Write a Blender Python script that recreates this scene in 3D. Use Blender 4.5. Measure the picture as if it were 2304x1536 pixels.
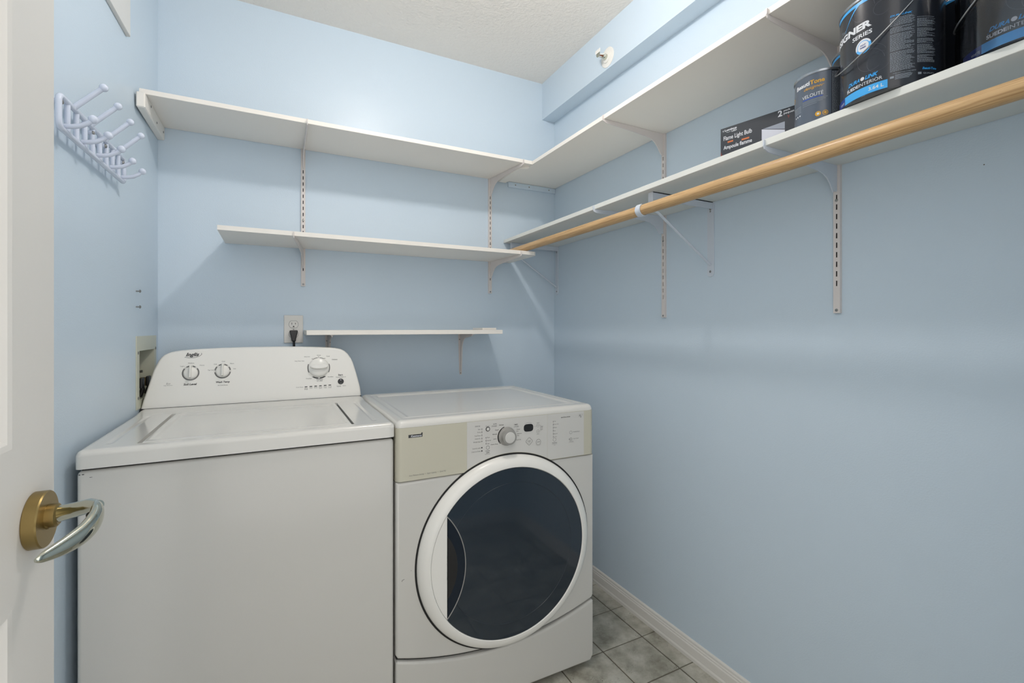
import bpy, bmesh, math, random
from mathutils import Vector, Matrix
random.seed(7)
S = bpy.context.scene
COL = S.collection
for o in list(bpy.data.objects): bpy.data.objects.remove(o)

# ------------------------------------------------------------------ camera
cam_d = bpy.data.cameras.new('camera'); cam = bpy.data.objects.new('camera', cam_d); COL.objects.link(cam)
cam.location = (0, 0, 1.19); cam.rotation_euler = (math.radians(90), 0, math.radians(-26.9))
cam_d.sensor_width = 36; cam_d.lens = 1050/2304*36; cam_d.shift_y = -30/2304; cam_d.clip_start = 0.02
S.camera = cam
# ------------------------------------------------------------------ light and exposure
LAMP_L = 247.0
LAMP_POS = (.50, 1.09, 2.405)
w = bpy.data.worlds.new('world'); S.world = w; w.use_nodes = True
w.node_tree.nodes['Background'].inputs[0].default_value = (1.0, .97, .94, 1)
w.node_tree.nodes['Background'].inputs[1].default_value = 1.93
S.view_settings.view_transform = 'Standard'; S.view_settings.look = 'None'
S.view_settings.gamma = 1; S.view_settings.use_curve_mapping = False
S.view_settings.exposure = 0.0

# ------------------------------------------------------------------ helpers
def lin(c):
    return tuple((x/255/12.92 if x/255 <= .04045 else ((x/255+.055)/1.055)**2.4) for x in c)
def mat(name, rgb, rough=.5, metal=0, bump=None, spec=.5, vary=0, vscale=8, coat=0, alpha=1, emit=0, ior=1.45):
    m = bpy.data.materials.new(name); m.use_nodes = True
    nt = m.node_tree; b = nt.nodes['Principled BSDF']
    c = lin(rgb)
    b.inputs['Base Color'].default_value = (*c, 1); b.inputs['Roughness'].default_value = rough
    b.inputs['Metallic'].default_value = metal; b.inputs['Specular IOR Level'].default_value = spec
    b.inputs['Coat Weight'].default_value = coat; b.inputs['Coat Roughness'].default_value = .06
    b.inputs['IOR'].default_value = ior
    b.inputs['Alpha'].default_value = alpha
    if emit:
        b.inputs['Emission Color'].default_value = (*c, 1); b.inputs['Emission Strength'].default_value = emit
    tc = nt.nodes.new('ShaderNodeTexCoord')
    if bump:
        for sc, st, det in bump:
            n = nt.nodes.new('ShaderNodeTexNoise'); n.inputs['Scale'].default_value = sc; n.inputs['Detail'].default_value = det
            nt.links.new(tc.outputs['Object'], n.inputs['Vector'])
            bp = nt.nodes.new('ShaderNodeBump'); bp.inputs['Strength'].default_value = st; bp.inputs['Distance'].default_value = .004
            nt.links.new(n.outputs['Fac'], bp.inputs['Height'])
            old = b.inputs['Normal'].links
            if old: nt.links.new(old[0].from_socket, bp.inputs['Normal'])
            nt.links.new(bp.outputs['Normal'], b.inputs['Normal'])
    if vary:
        n = nt.nodes.new('ShaderNodeTexNoise'); n.inputs['Scale'].default_value = vscale; n.inputs['Detail'].default_value = 5
        nt.links.new(tc.outputs['Object'], n.inputs['Vector'])
        r = nt.nodes.new('ShaderNodeMapRange'); r.inputs[3].default_value = 1-vary; r.inputs[4].default_value = 1+vary
        nt.links.new(n.outputs['Fac'], r.inputs[0])
        mx = nt.nodes.new('ShaderNodeVectorMath'); mx.operation = 'SCALE'; mx.inputs[0].default_value = c
        nt.links.new(r.outputs[0], mx.inputs['Scale']); nt.links.new(mx.outputs[0], b.inputs['Base Color'])
    return m

M = {}
M['wall'] = mat('blue_wall_paint', (205, 221, 234), .34, bump=[(260, .09, 2), (9, .05, 2)], vary=.012, vscale=2)
M['ceiling'] = mat('ceiling_texture', (243, 238, 231), .85, bump=[(95, .75, 3), (35, .35, 2)], vary=.02, vscale=60)
M['white_paint'] = mat('white_gloss_paint', (226, 224, 219), .28, bump=[(120, .03, 2)], vary=.01)
M['door_paint'] = mat('white_door_paint', (222, 220, 215), .45, spec=.3, bump=[(120, .03, 2)], vary=.01)
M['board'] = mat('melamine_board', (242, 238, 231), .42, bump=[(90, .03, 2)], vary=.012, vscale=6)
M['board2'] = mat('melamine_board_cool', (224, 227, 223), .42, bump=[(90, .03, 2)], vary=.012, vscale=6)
M['enamel'] = mat('white_enamel', (217, 216, 211), .16, vary=.006, coat=.2)
M['enamel_shaded'] = mat('white_enamel_shaded', (206, 205, 200), .22, bump=[(500, .02, 1)], vary=.008, coat=.1)  # same enamel, darkened to paint in the dimmer light on the fronts
M['plastic'] = mat('white_plastic', (236, 235, 230), .25)
M['beige'] = mat('yellowed_plastic', (198, 195, 178), .33, vary=.01)
M['grey_panel'] = mat('grey_overlay', (207, 206, 202), .38)
M['greyknob'] = mat('grey_knob', (150, 149, 145), .35)
M['lightgrey'] = mat('light_grey_print', (150, 150, 147), .5)
M['dark'] = mat('dark_gap', (28, 28, 27), .7)
M['ink'] = mat('black_ink', (52, 53, 54), .5)
M['ink2'] = mat('grey_ink', (112, 112, 110), .5)
M['black'] = mat('black_plastic', (34, 34, 35), .35)
M['glass'] = mat('dark_door_glass', (36, 46, 56), .03, spec=.7, ior=1.52)
M['glass2'] = mat('dark_door_glass_recess', (30, 38, 48), .12, spec=.35)
M['bracket_blue'] = mat('bracket_paint_blueish', (208, 217, 228), .3, bump=[(150, .05, 2)])
M['bracket'] = mat('bracket_enamel', (222, 216, 213), .32)
M['metal'] = mat('zinc_screw', (150, 150, 148), .35, metal=.9)
M['brass'] = mat('satin_brass', (150, 130, 84), .36, metal=.95)
M['brass2'] = mat('valve_brass', (150, 132, 96), .35, metal=.9)
M['chrome'] = mat('polished_chrome', (196, 198, 186), .08, metal=1)
M['steelwire'] = mat('steel_wire', (170, 172, 174), .28, metal=.9)
M['rack'] = mat('rack_enamel', (214, 222, 238), .22)
M['olive'] = mat('box_olive_white', (205, 207, 190), .4)
M['copper'] = mat('copper_bulb', (150, 84, 50), .3, metal=.6)
M['can'] = mat('charcoal_can_label', (37, 41, 49), .24, vary=.08, vscale=30, coat=.25)
M['can_grey'] = mat('steel_grey_can_label', (84, 94, 108), .26, vary=.08, vscale=30, coat=.2)
M['canrim'] = mat('can_steel_rim', (160, 165, 172), .25, metal=.9)
M['cyan'] = mat('cyan_print', (66, 168, 236), .3)
M['cyan_text'] = mat('cyan_lettering', (52, 160, 232), .3)
M['navy'] = mat('navy_print', (26, 52, 132), .3)
M['pwhite'] = mat('white_print', (214, 218, 224), .4)
M['pgrey'] = mat('grey_print', (138, 148, 158), .4)
M['gold'] = mat('gold_print', (212, 160, 44), .35)
M['box'] = mat('dark_carton', (44, 50, 58), .4, vary=.03)
M['orange'] = mat('orange_print', (206, 116, 64), .4)
M['red'] = mat('dark_red_print', (120, 56, 50), .4)
M['lav'] = mat('pale_insert', (212, 216, 228), .4)
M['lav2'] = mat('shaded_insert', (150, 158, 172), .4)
M['swirl'] = mat('swirl_print', (66, 70, 80), .3)
M['blueline'] = mat('blue_line', (40, 84, 190), .3)
M['wrap'] = None
M['bulb'] = mat('lit_bulb', (255, 249, 244), .3, emit=LAMP_L)

def wood():
    m = mat('dowel_wood', (214, 178, 126), .38)
    nt = m.node_tree; b = nt.nodes['Principled BSDF']; tc = nt.nodes['Texture Coordinate']
    mp = nt.nodes.new('ShaderNodeMapping'); mp.inputs['Scale'].default_value = (26, 1.1, 26)
    nt.links.new(tc.outputs['Object'], mp.inputs[0])
    n = nt.nodes.new('ShaderNodeTexNoise'); n.inputs['Scale'].default_value = 9; n.inputs['Detail'].default_value = 6; n.inputs['Distortion'].default_value = 1.2
    nt.links.new(mp.outputs[0], n.inputs['Vector'])
    wv = nt.nodes.new('ShaderNodeTexWave'); wv.inputs['Scale'].default_value = 5; wv.inputs['Distortion'].default_value = 6; wv.bands_direction = 'X'
    nt.links.new(mp.outputs[0], wv.inputs['Vector'])
    ad = nt.nodes.new('ShaderNodeMath'); ad.operation = 'MULTIPLY_ADD'; ad.inputs[1].default_value = .35
    nt.links.new(wv.outputs['Fac'], ad.inputs[0]); nt.links.new(n.outputs['Fac'], ad.inputs[2])
    cr = nt.nodes.new('ShaderNodeValToRGB')
    cr.color_ramp.elements[0].position = .3; cr.color_ramp.elements[0].color = (*lin((164, 126, 82)), 1)
    cr.color_ramp.elements[1].position = .85; cr.color_ramp.elements[1].color = (*lin((206, 172, 126)), 1)
    nt.links.new(ad.outputs[0], cr.inputs[0]); nt.links.new(cr.outputs[0], b.inputs['Base Color'])
    return m
M['wood'] = wood()

def tile_mat():
    m = mat('stone_tile', (150, 148, 136), .42)
    nt = m.node_tree; b = nt.nodes['Principled BSDF']
    g = nt.nodes.new('ShaderNodeNewGeometry')
    n1 = nt.nodes.new('ShaderNodeTexNoise'); n1.inputs['Scale'].default_value = 11; n1.inputs['Detail'].default_value = 8; n1.inputs['Roughness'].default_value = .65
    nt.links.new(g.outputs['Position'], n1.inputs['Vector'])
    cr = nt.nodes.new('ShaderNodeValToRGB'); e = cr.color_ramp.elements
    e[0].position = .3; e[0].color = (*lin((128, 125, 111)), 1); e[1].position = .72; e[1].color = (*lin((208, 206, 195)), 1)
    x = e.new(.5); x.color = (*lin((172, 169, 156)), 1)
    nt.links.new(n1.outputs['Fac'], cr.inputs[0])
    n2 = nt.nodes.new('ShaderNodeTexNoise'); n2.inputs['Scale'].default_value = 34; n2.inputs['Detail'].default_value = 3; n2.inputs['Distortion'].default_value = 1.6
    nt.links.new(g.outputs['Position'], n2.inputs['Vector'])
    a = nt.nodes.new('ShaderNodeMath'); a.operation = 'SUBTRACT'; a.inputs[1].default_value = .5
    nt.links.new(n2.outputs['Fac'], a.inputs[0])
    ab = nt.nodes.new('ShaderNodeMath'); ab.operation = 'ABSOLUTE'; nt.links.new(a.outputs[0], ab.inputs[0])
    mr = nt.nodes.new('ShaderNodeMapRange'); mr.inputs[1].default_value = 0; mr.inputs[2].default_value = .012; mr.inputs[3].default_value = 1; mr.inputs[4].default_value = 0
    nt.links.new(ab.outputs[0], mr.inputs[0])
    n3 = nt.nodes.new('ShaderNodeTexNoise'); n3.inputs['Scale'].default_value = 17; nt.links.new(g.outputs['Position'], n3.inputs['Vector'])
    m3 = nt.nodes.new('ShaderNodeMapRange'); m3.inputs[1].default_value = .56; m3.inputs[2].default_value = .66; nt.links.new(n3.outputs['Fac'], m3.inputs[0])
    mu = nt.nodes.new('ShaderNodeMath'); mu.operation = 'MULTIPLY'; nt.links.new(mr.outputs[0], mu.inputs[0]); nt.links.new(m3.outputs[0], mu.inputs[1])
    mx = nt.nodes.new('ShaderNodeMix'); mx.data_type = 'RGBA'
    nt.links.new(mu.outputs[0], mx.inputs[0]); nt.links.new(cr.outputs[0], mx.inputs[6]); mx.inputs[7].default_value = (*lin((84, 80, 68)), 1)
    nt.links.new(mx.outputs[2], b.inputs['Base Color'])
    bp = nt.nodes.new('ShaderNodeBump'); bp.inputs['Strength'].default_value = .25; bp.inputs['Distance'].default_value = .002
    nt.links.new(n1.outputs['Fac'], bp.inputs['Height']); nt.links.new(bp.outputs[0], b.inputs['Normal'])
    return m
M['tile'] = tile_mat()
M['grout'] = mat('grout', (104, 98, 86), .8, vary=.05, vscale=40)

def wrap_mat():
    m = bpy.data.materials.new('plastic_film'); m.use_nodes = True; nt = m.node_tree; nt.nodes.clear()
    o = nt.nodes.new('ShaderNodeOutputMaterial'); t = nt.nodes.new('ShaderNodeBsdfTransparent'); g = nt.nodes.new('ShaderNodeBsdfGlossy')
    g.inputs['Roughness'].default_value = .12; t.inputs[0].default_value = (.93, .94, .97, 1)
    f = nt.nodes.new('ShaderNodeFresnel'); f.inputs[0].default_value = 1.75
    mx = nt.nodes.new('ShaderNodeMixShader'); nt.links.new(f.outputs[0], mx.inputs[0]); nt.links.new(t.outputs[0], mx.inputs[1]); nt.links.new(g.outputs[0], mx.inputs[2])
    nt.links.new(mx.outputs[0], o.inputs[0]); return m
M['wrap'] = wrap_mat()

def obj(name, bm, m, parent=None, smooth=35, loc=None):
    if isinstance(bm, bpy.types.Mesh): me = bm
    else:
        me = bpy.data.meshes.new(name)
        bmesh.ops.recalc_face_normals(bm, faces=bm.faces) if not getattr(bm, 'norecalc', False) else None
        bm.to_mesh(me); bm.free()
        if smooth:
            me.shade_smooth(); me.set_sharp_from_angle(angle=math.radians(smooth))
        me.materials.append(M[m] if isinstance(m, str) else m)
    o = bpy.data.objects.new(name, me); COL.objects.link(o)
    if parent is not None:
        o.parent = parent
        o.matrix_parent_inverse = Matrix.Translation(-world_loc(parent))
    if smooth and not isinstance(bm, bpy.types.Mesh):
        wn = o.modifiers.new('weighted', 'WEIGHTED_NORMAL'); wn.keep_sharp = True; wn.weight = 60
    if loc: o.location = loc
    return o
def world_loc(o):
    # meshes are built in world coordinates; only a top-level empty carries a location of its own
    return Vector(o.location) if o.parent is None else Vector((0, 0, 0))
def thing(name, label, cat, loc=(0, 0, 0), group=None):
    o = bpy.data.objects.new(name, None); COL.objects.link(o); o.location = loc
    o['label'] = label; o['category'] = cat; o.empty_display_size = .05
    if group: o['group'] = group
    return o
def tag(o, label, cat, group=None):
    o['label'] = label; o['category'] = cat
    if group: o['group'] = group
    return o
def struct(name, bm, m, label=None, smooth=35):
    o = obj(name, bm, m, None, smooth); o['kind'] = 'structure'
    if label: o['label'] = label
    return o

def box(x0, x1, y0, y1, z0, z1, bev=0, seg=2, bm=None):
    b = bmesh.new()
    bmesh.ops.create_cube(b, size=1, matrix=Matrix.Translation(((x0+x1)/2, (y0+y1)/2, (z0+z1)/2)) @ Matrix.Diagonal((x1-x0, y1-y0, z1-z0, 1)))
    if bev: bmesh.ops.bevel(b, geom=b.edges[:], offset=bev, segments=seg, profile=.5, affect='EDGES', clamp_overlap=True)
    if bm is None: return b
    return merge(bm, b)
def merge(a, b):
    me = bpy.data.meshes.new('t'); b.to_mesh(me); b.free(); a.from_mesh(me); bpy.data.meshes.remove(me); return a
def poly_bm(verts, faces):
    b = bmesh.new(); vs = [b.verts.new(v) for v in verts]
    for f in faces:
        try: b.faces.new([vs[i] for i in f])
        except ValueError: pass
    return b
def prism(pts, f3, depth, bev=0, seg=2, bm=None, bevel_back=False):
    """pts 2d outline; f3(a,b,d) -> 3d; depth along d from 0"""
    b = bmesh.new()
    front = [b.verts.new(f3(p[0], p[1], 0)) for p in pts]
    back = [b.verts.new(f3(p[0], p[1], depth)) for p in pts]
    n = len(pts)
    ff = b.faces.new(front); fb = b.faces.new(back[::-1])
    for i in range(n): b.faces.new([front[i], front[(i+1) % n], back[(i+1) % n], back[i]])
    bmesh.ops.recalc_face_normals(b, faces=b.faces)
    if bev:
        es = list(ff.edges) + (list(fb.edges) if bevel_back else [])
        bmesh.ops.bevel(b, geom=es, offset=bev, segments=seg, profile=.5, affect='EDGES', clamp_overlap=True)
    if bm is None: return b
    return merge(bm, b)
def tube(pts, rad, n=12, bm=None, closed=False, caps=True):
    b = bmesh.new(); pts = [Vector(p) for p in pts]; N = len(pts)
    rads = rad if isinstance(rad, (list, tuple)) else [rad]*N
    rings = []; prev = None
    for i, p in enumerate(pts):
        if closed: t = pts[(i+1) % N] - pts[i-1]
        elif i == 0: t = pts[1]-pts[0]
        elif i == N-1: t = pts[-1]-pts[-2]
        else: t = (pts[i+1]-p).normalized() + (p-pts[i-1]).normalized()
        t.normalize()
        if prev is None:
            a = Vector((0, 0, 1)) if abs(t.z) < .9 else Vector((1, 0, 0)); u = t.cross(a).normalized()
        else:
            u = (prev - t*prev.dot(t)).normalized()
        prev = u; v = t.cross(u)
        rings.append([b.verts.new(p + (u*math.cos(2*math.pi*k/n) + v*math.sin(2*math.pi*k/n))*rads[i]) for k in range(n)])
    for i in range(N if closed else N-1):
        A, B = rings[i], rings[(i+1) % N]
        for k in range(n): b.faces.new([A[k], A[(k+1) % n], B[(k+1) % n], B[k]])
    if caps and not closed:
        b.faces.new(rings[0][::-1]); b.faces.new(rings[-1])
    if bm is None: return b
    return merge(bm, b)
def lathe(prof, origin, axis, n=48, bm=None, caps=True, ref=None):
    """prof list of (r, h) along axis"""
    b = bmesh.new(); ax = Vector(axis).normalized(); o = Vector(origin)
    a = Vector(ref) if ref else (Vector((0, 0, 1)) if abs(ax.z) < .9 else Vector((1, 0, 0)))
    u = ax.cross(a).normalized(); v = ax.cross(u)
    rings = []
    for r, h in prof:
        if r <= 1e-6: rings.append([b.verts.new(o+ax*h)])
        else: rings.append([b.verts.new(o+ax*h+(u*math.cos(2*math.pi*k/n)+v*math.sin(2*math.pi*k/n))*r) for k in range(n)])
    for A, B in zip(rings, rings[1:]):
        for k in range(n):
            k2 = (k+1) % n
            if len(A) == 1 and len(B) == 1: continue
            if len(A) == 1: b.faces.new([A[0], B[k2], B[k]])
            elif len(B) == 1: b.faces.new([A[k], A[k2], B[0]])
            else: b.faces.new([A[k], A[k2], B[k2], B[k]])
    if caps:
        if len(rings[0]) > 1: b.faces.new(rings[0])
        if len(rings[-1]) > 1: b.faces.new(rings[-1][::-1])
    if bm is None: return b
    return merge(bm, b)
def ball(c, r, bm=None, seg=16):
    b = bmesh.new(); bmesh.ops.create_uvsphere(b, u_segments=seg, v_segments=seg//2+2, radius=r, matrix=Matrix.Translation(c))
    if bm is None: return b
    return merge(bm, b)
def sstep(a, b, x):
    t = max(0., min(1., (x-a)/(b-a))); return t*t*(3-2*t)
def coords(a, b, step, edge=0, n=6):
    out = []
    if edge:
        out += [a+edge*(1-math.cos(math.pi/2*i/n)) for i in range(n)]
        a2 = a+edge; b2 = b-edge
    else: a2, b2 = a, b
    k = max(1, round((b2-a2)/step)); out += [a2+(b2-a2)*i/k for i in range(k+1)]
    if edge: out += [b-edge*(1-math.cos(math.pi/2*i/n)) for i in range(n)][::-1]
    return out
def hfield(xs, ys, f, skirt, cr=0):
    vs = []; fs = []; nx, ny = len(xs), len(ys)
    for y in ys:
        for x in xs:
            z = f(x, y)
            if cr:   # round the two front corners in plan
                a = max(xs[0]+cr-x, x-(xs[-1]-cr), 0); b = max(ys[0]+cr-y, 0); q = math.hypot(a, b)
                if a and b and q > cr:
                    k = cr/q; cx = xs[0]+cr if x < xs[0]+cr else xs[-1]-cr; cy = ys[0]+cr
                    vs.append((cx+(x-cx)*k, cy+(y-cy)*k, z)); continue
            vs.append((x, y, z))
    for j in range(ny-1):
        for i in range(nx-1):
            a = j*nx+i; fs.append((a, a+1, a+nx+1, a+nx))
    border = [i for i in range(nx)] + [j*nx+nx-1 for j in range(1, ny)] + [(ny-1)*nx+i for i in range(nx-2, -1, -1)] + [j*nx for j in range(ny-2, 0, -1)]
    base = len(vs)
    for i in border: vs.append((vs[i][0], vs[i][1], skirt))
    n = len(border)
    for k in range(n): fs.append((border[(k+1) % n], border[k], base+k, base+(k+1) % n))
    fs.append(tuple(base+k for k in range(n))[::-1])
    return poly_bm(vs, fs)

# lettering: flat print, laid on a surface by a placing function
_tc = {}
def glyphs(s, bold=0., shear=0.):
    key = (s, bold, shear)
    if key in _tc: return _tc[key]
    c = bpy.data.curves.new('t', 'FONT'); c.body = s; c.size = 1; c.offset = bold; c.shear = shear; c.resolution_u = 3
    o = bpy.data.objects.new('t', c)
    me = bpy.data.meshes.new_from_object(o)
    v = [(p.co.x, p.co.y) for p in me.vertices]; f = [tuple(q.vertices) for q in me.polygons]
    bpy.data.objects.remove(o); bpy.data.curves.remove(c); bpy.data.meshes.remove(me)
    x0 = min(p[0] for p in v); x1 = max(p[0] for p in v); y0 = min(p[1] for p in v); y1 = max(p[1] for p in v)
    v = [((p[0]-x0)/(x1-x0), (p[1]-y0)/(y1-y0)) for p in v]
    _tc[key] = (v, f); return _tc[key]
class Print:
    def __init__(s, place): s.p = place; s.v = []; s.f = []
    def text(s, t, x0, y0, x1, y1, bold=.01, shear=0.):
        v, f = glyphs(t, bold, shear); b = len(s.v)
        s.v += [s.p(x0+(x1-x0)*a, y0+(y1-y0)*c) for a, c in v]; s.f += [tuple(b+i for i in q) for q in f]
    def ctext(s, t, cx, cy, w_, h, **k): s.text(t, cx-w_/2, cy-h/2, cx+w_/2, cy+h/2, **k)
    def poly(s, pts):
        b = len(s.v); s.v += [s.p(*q) for q in pts]; s.f.append(tuple(range(b, b+len(pts))))
    def rect(s, x0, y0, x1, y1, nx=1):
        for i in range(nx):
            a = x0+(x1-x0)*i/nx; c = x0+(x1-x0)*(i+1)/nx
            s.poly([(a, y0), (c, y0), (c, y1), (a, y1)])
    def disc(s, cx, cy, r, n=24, ry=None):
        ry = ry or r; s.poly([(cx+r*math.cos(2*math.pi*i/n), cy+ry*math.sin(2*math.pi*i/n)) for i in range(n)])
    def ring(s, cx, cy, r0, r1, a0=0, a1=360, n=40, sy=1.):
        for i in range(n):
            t0 = math.radians(a0+(a1-a0)*i/n); t1 = math.radians(a0+(a1-a0)*(i+1)/n)
            s.poly([(cx+r0*math.cos(t0), cy+sy*r0*math.sin(t0)), (cx+r1*math.cos(t0), cy+sy*r1*math.sin(t0)), (cx+r1*math.cos(t1), cy+sy*r1*math.sin(t1)), (cx+r0*math.cos(t1), cy+sy*r0*math.sin(t1))])
    def line(s, pts, wd):
        for (ax, ay), (bx, by) in zip(pts, pts[1:]):
            dx, dy = bx-ax, by-ay; L = math.hypot(dx, dy) or 1e-9; nx_, ny_ = -dy/L*wd/2, dx/L*wd/2
            s.poly([(ax+nx_, ay+ny_), (bx+nx_, by+ny_), (bx-nx_, by-ny_), (ax-nx_, ay-ny_)])
    def build(s, name, m, parent):
        b = poly_bm(s.v, s.f); me = bpy.data.meshes.new(name); b.to_mesh(me); b.free(); me.materials.append(M[m])
        o = obj(name, me, m, parent)
        o['kind'] = 'stuff'
        return o

def screw(name, c, ax, r, parent, m='metal', h=.0015):
    return obj(name, lathe([(r, 0), (r, h*.5), (r*.75, h), (0, h*1.1)], c, ax, 12), m, parent)

# ------------------------------------------------------------------ room
XR, YB, ZC, YF = 1.342, 2.142, 2.489, .03
def lw(y, off=0): return -.389-.0261*(YB-y)+off
# floor: grout bed with tiles
floor = struct('floor', box(-.60, 1.45, -.6, 2.2, -.06, -.0025), 'grout', 'grey stone-look tile floor in the gap right of the dryer')
PX, PY = .188, .1885
tm = None; cnt = 0
for i in range(-1, 10):
    for j in range(-4, 9):
        x0 = 1.264-PX*i; y0 = 1.569-PY*j   # tile spans (x0-PX..x0),(y0-PY..y0)
        xa, xb = max(x0-PX, -.46), min(x0, 1.341); ya, yb = max(y0-PY, -.25), min(y0, 2.141)
        if xb-xa < .01 or yb-ya < .01: continue
        full = abs((xb-xa)-PX) < 1e-4 and abs((yb-ya)-PY) < 1e-4
        if full:
            if tm is None:
                o = obj('tile', box(-PX/2+.0023, PX/2-.0023, -PY/2+.0023, PY/2-.0023, -.004, 0, .0012, 1), 'tile', floor, 0); tm = o.data
            else: o = obj('tile', tm, 'tile', floor)
            o.location = ((xa+xb)/2, (ya+yb)/2, 0)
        else:
            o = obj('tile', box(xa+.0023, xb-.0023, ya+.0023, yb-.0023, -.004, 0), 'tile', floor, 0)
struct('ceiling', box(-.60, 1.45, YF-.1, 2.25, ZC, ZC+.05), 'ceiling', 'off-white textured ceiling')
struct('wall_back', box(-.60, 1.45, YB, YB+.08, 0, ZC), 'wall', 'light blue back wall behind the washer and dryer')
struct('wall_right', box(XR, XR+.08, YF-.1, YB, 0, ZC), 'wall', 'light blue right wall under the closet shelf')
# front wall to the right of the doorway and over it
fw = box(.62, XR, YF-.1, YF, 0, ZC)
struct('wall_front', fw, 'wall', 'light blue wall around the doorway')
# left wall with the opening of the washer outlet box
BY0, BY1, BZ0, BZ1 = 1.893, 2.082, .955, 1.118
def lwall():
    ys = [YF-.1, BY0, BY1, YB]; zs = [0, BZ0, BZ1, ZC]; b = bmesh.new()
    for i in range(3):
        for j in range(3):
            if i == 1 and j == 1: continue
            v = [(lw(ys[a]), ys[a], zs[c]) for a, c in ((i, j), (i+1, j), (i+1, j+1), (i, j+1))]
            b.faces.new([b.verts.new(q) for q in v])
    bmesh.ops.remove_doubles(b, verts=b.verts, dist=1e-5)
    ex = bmesh.ops.extrude_face_region(b, geom=b.faces[:])
    bmesh.ops.translate(b, verts=[q for q in ex['geom'] if isinstance(q, bmesh.types.BMVert)], vec=(-.12, 0, 0))
    return b
struct('wall_left', lwall(), 'wall', 'light blue left wall behind the open door', 0)
# soffit along the right wall
struct('trim_1', box(1.266, XR, YF, YB, 2.297, ZC), 'wall', 'light blue boxed soffit along the top of the right wall')
# baseboards
def base_profile():
    return [(0, 0), (.014, 0), (.0145, .012), (.012, .018), (.0125, .022), (.0115, .046), (.009, .050), (.009, .054), (.0065, .057), (.006, .064), (.003, .0675), (0, .0685)]
struct('baseboard_right', prism(base_profile(), lambda a, b, d: (XR-a, YF+.001+d, b), YB-YF-.002), 'white_paint', 'white moulded baseboard along the right wall', 25)
struct('baseboard_front', prism(base_profile(), lambda a, b, d: (.62+d, YF+a, b), XR-.62-.016), 'white_paint', 'white moulded baseboard beside the doorway', 25)
struct('baseboard_back', prism(base_profile(), lambda a, b, d: (-.38+d, YB-a, b), XR+.38-.016), 'white_paint', 'white moulded baseboard behind the machines', 25)

# ------------------------------------------------------------------ door (open against the left wall)
DX = -.252
def door():
    y0, y1, z0, z1 = .035, .796, .01, 2.03
    py0, py1 = .15, .690
    b = box(DX-.035, DX-.008, y0, y1, z0, z1)
    up = (1.060, 1.90); lo = (.25, .888)
    for (ya, yb, za, zb) in ((y0, py0, z0, z1), (py1, y1, z0, z1), (py0, py1, z0, lo[0]), (py0, py1, lo[1], up[0]), (py0, py1, up[1], z1)):
        box(DX-.009, DX, ya, yb, za, zb, bm=b)
    d = struct('door_1', b, 'door_paint', 'open white panelled door at the left edge of the frame', 25)
    for za, zb in (up, lo):
        bm = bmesh.new()
        def rect(i, x): return [bm.verts.new((x, y, z)) for y, z in ((py0+i, za+i), (py1-i, za+i), (py1-i, zb-i), (py0+i, zb-i))]
        R = [rect(0, DX), rect(.006, DX-.0015), rect(.011, DX-.006), rect(.017, DX-.0075), rect(.034, DX-.0075), rect(.070, DX-.0045), rect(.073, DX-.0045)]
        for A, B in zip(R, R[1:]):
            for k in range(4): bm.faces.new([A[k], A[(k+1) % 4], B[(k+1) % 4], B[k]])
        bm.faces.new(R[-1])
        obj('door_panel', bm, 'door_paint', d, 20)
    c = Vector((DX, .737, .966))
    # lever with its neck, rose as a sub-part
    pts = [(DX+.060, .722, .981), (DX+.067, .704, .977), (DX+.069, .686, .972), (DX+.066, .667, .967), (DX+.058, .646, .964), (DX+.047, .624, .963), (DX+.043, .617, .963)]
    hb = tube([(DX+.010, .737, .969), (DX+.022, .736, .970), (DX+.040, .731, .974), (DX+.056, .722, .979), (DX+.066, .712, .981)], [.0115, .0095, .0088, .0085, .006], 20)
    # blade: flattened tapering section
    hs = [.005, .0115, .0125, .0115, .0095, .0055, .002]; ts = [.003, .0062, .0068, .0065, .0055, .0038, .0015]
    bb = bmesh.new(); rings = []
    def cat(L, t):
        n = len(L)-1; k = min(int(t*n), n-1); f = t*n-k
        p0, p1, p2, p3 = L[max(k-1, 0)], L[k], L[k+1], L[min(k+2, n)]
        return .5*((2*p1)+(p2-p0)*f+(2*p0-5*p1+4*p2-p3)*f*f+(3*p1-p0-3*p2+p3)*f**3)
    P0 = [Vector(p) for p in pts]; NS = 40
    P = [cat(P0, i/NS) for i in range(NS+1)]; HH = [max(.001, cat(hs, i/NS)) for i in range(NS+1)]; TT = [max(.0008, cat(ts, i/NS)) for i in range(NS+1)]
    for i, p in enumerate(P):
        t = (P[min(i+1, NS)]-P[max(i-1, 0)]).normalized(); u = Vector((0, 0, 1)); v = t.cross(u).normalized(); u = v.cross(t)
        rings.append([bb.verts.new(p+u*HH[i]*math.cos(2*math.pi*k/28)+v*TT[i]*math.sin(2*math.pi*k/28)) for k in range(28)])
    for A, B in zip(rings, rings[1:]):
        for k in range(28): bb.faces.new([A[k], A[(k+1) % 28], B[(k+1) % 28], B[k]])
    bb.faces.new(rings[0]); bb.faces.new(rings[-1])
    merge(hb, bb)
    h = obj('door_handle', hb, 'chrome', d, 60); h['label'] = 'polished lever handle on a round brass rose'
    r = obj('rose', lathe([(.0315, 0), (.0325, .001), (.0325, .012), (.0315, .0135), (.012, .0137), (.0115, .016), (0, .016)], c, (1, 0, 0), 64), 'brass', h, 30); r['label'] = 'brass rose'
    obj('collar', lathe([(.0135, .0135), (.0135, .022), (.011, .024), (0, .024)], c+Vector((0, 0, .003)), (1, 0, 0), 32), 'brass', h, 30)
    obj('set_screw', lathe([(.0035, 0), (.0035, .0004), (0, .0004)], (DX+.0595, .706, .973), (.5, -.8, .1), 16), 'dark', h)
door()

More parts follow.
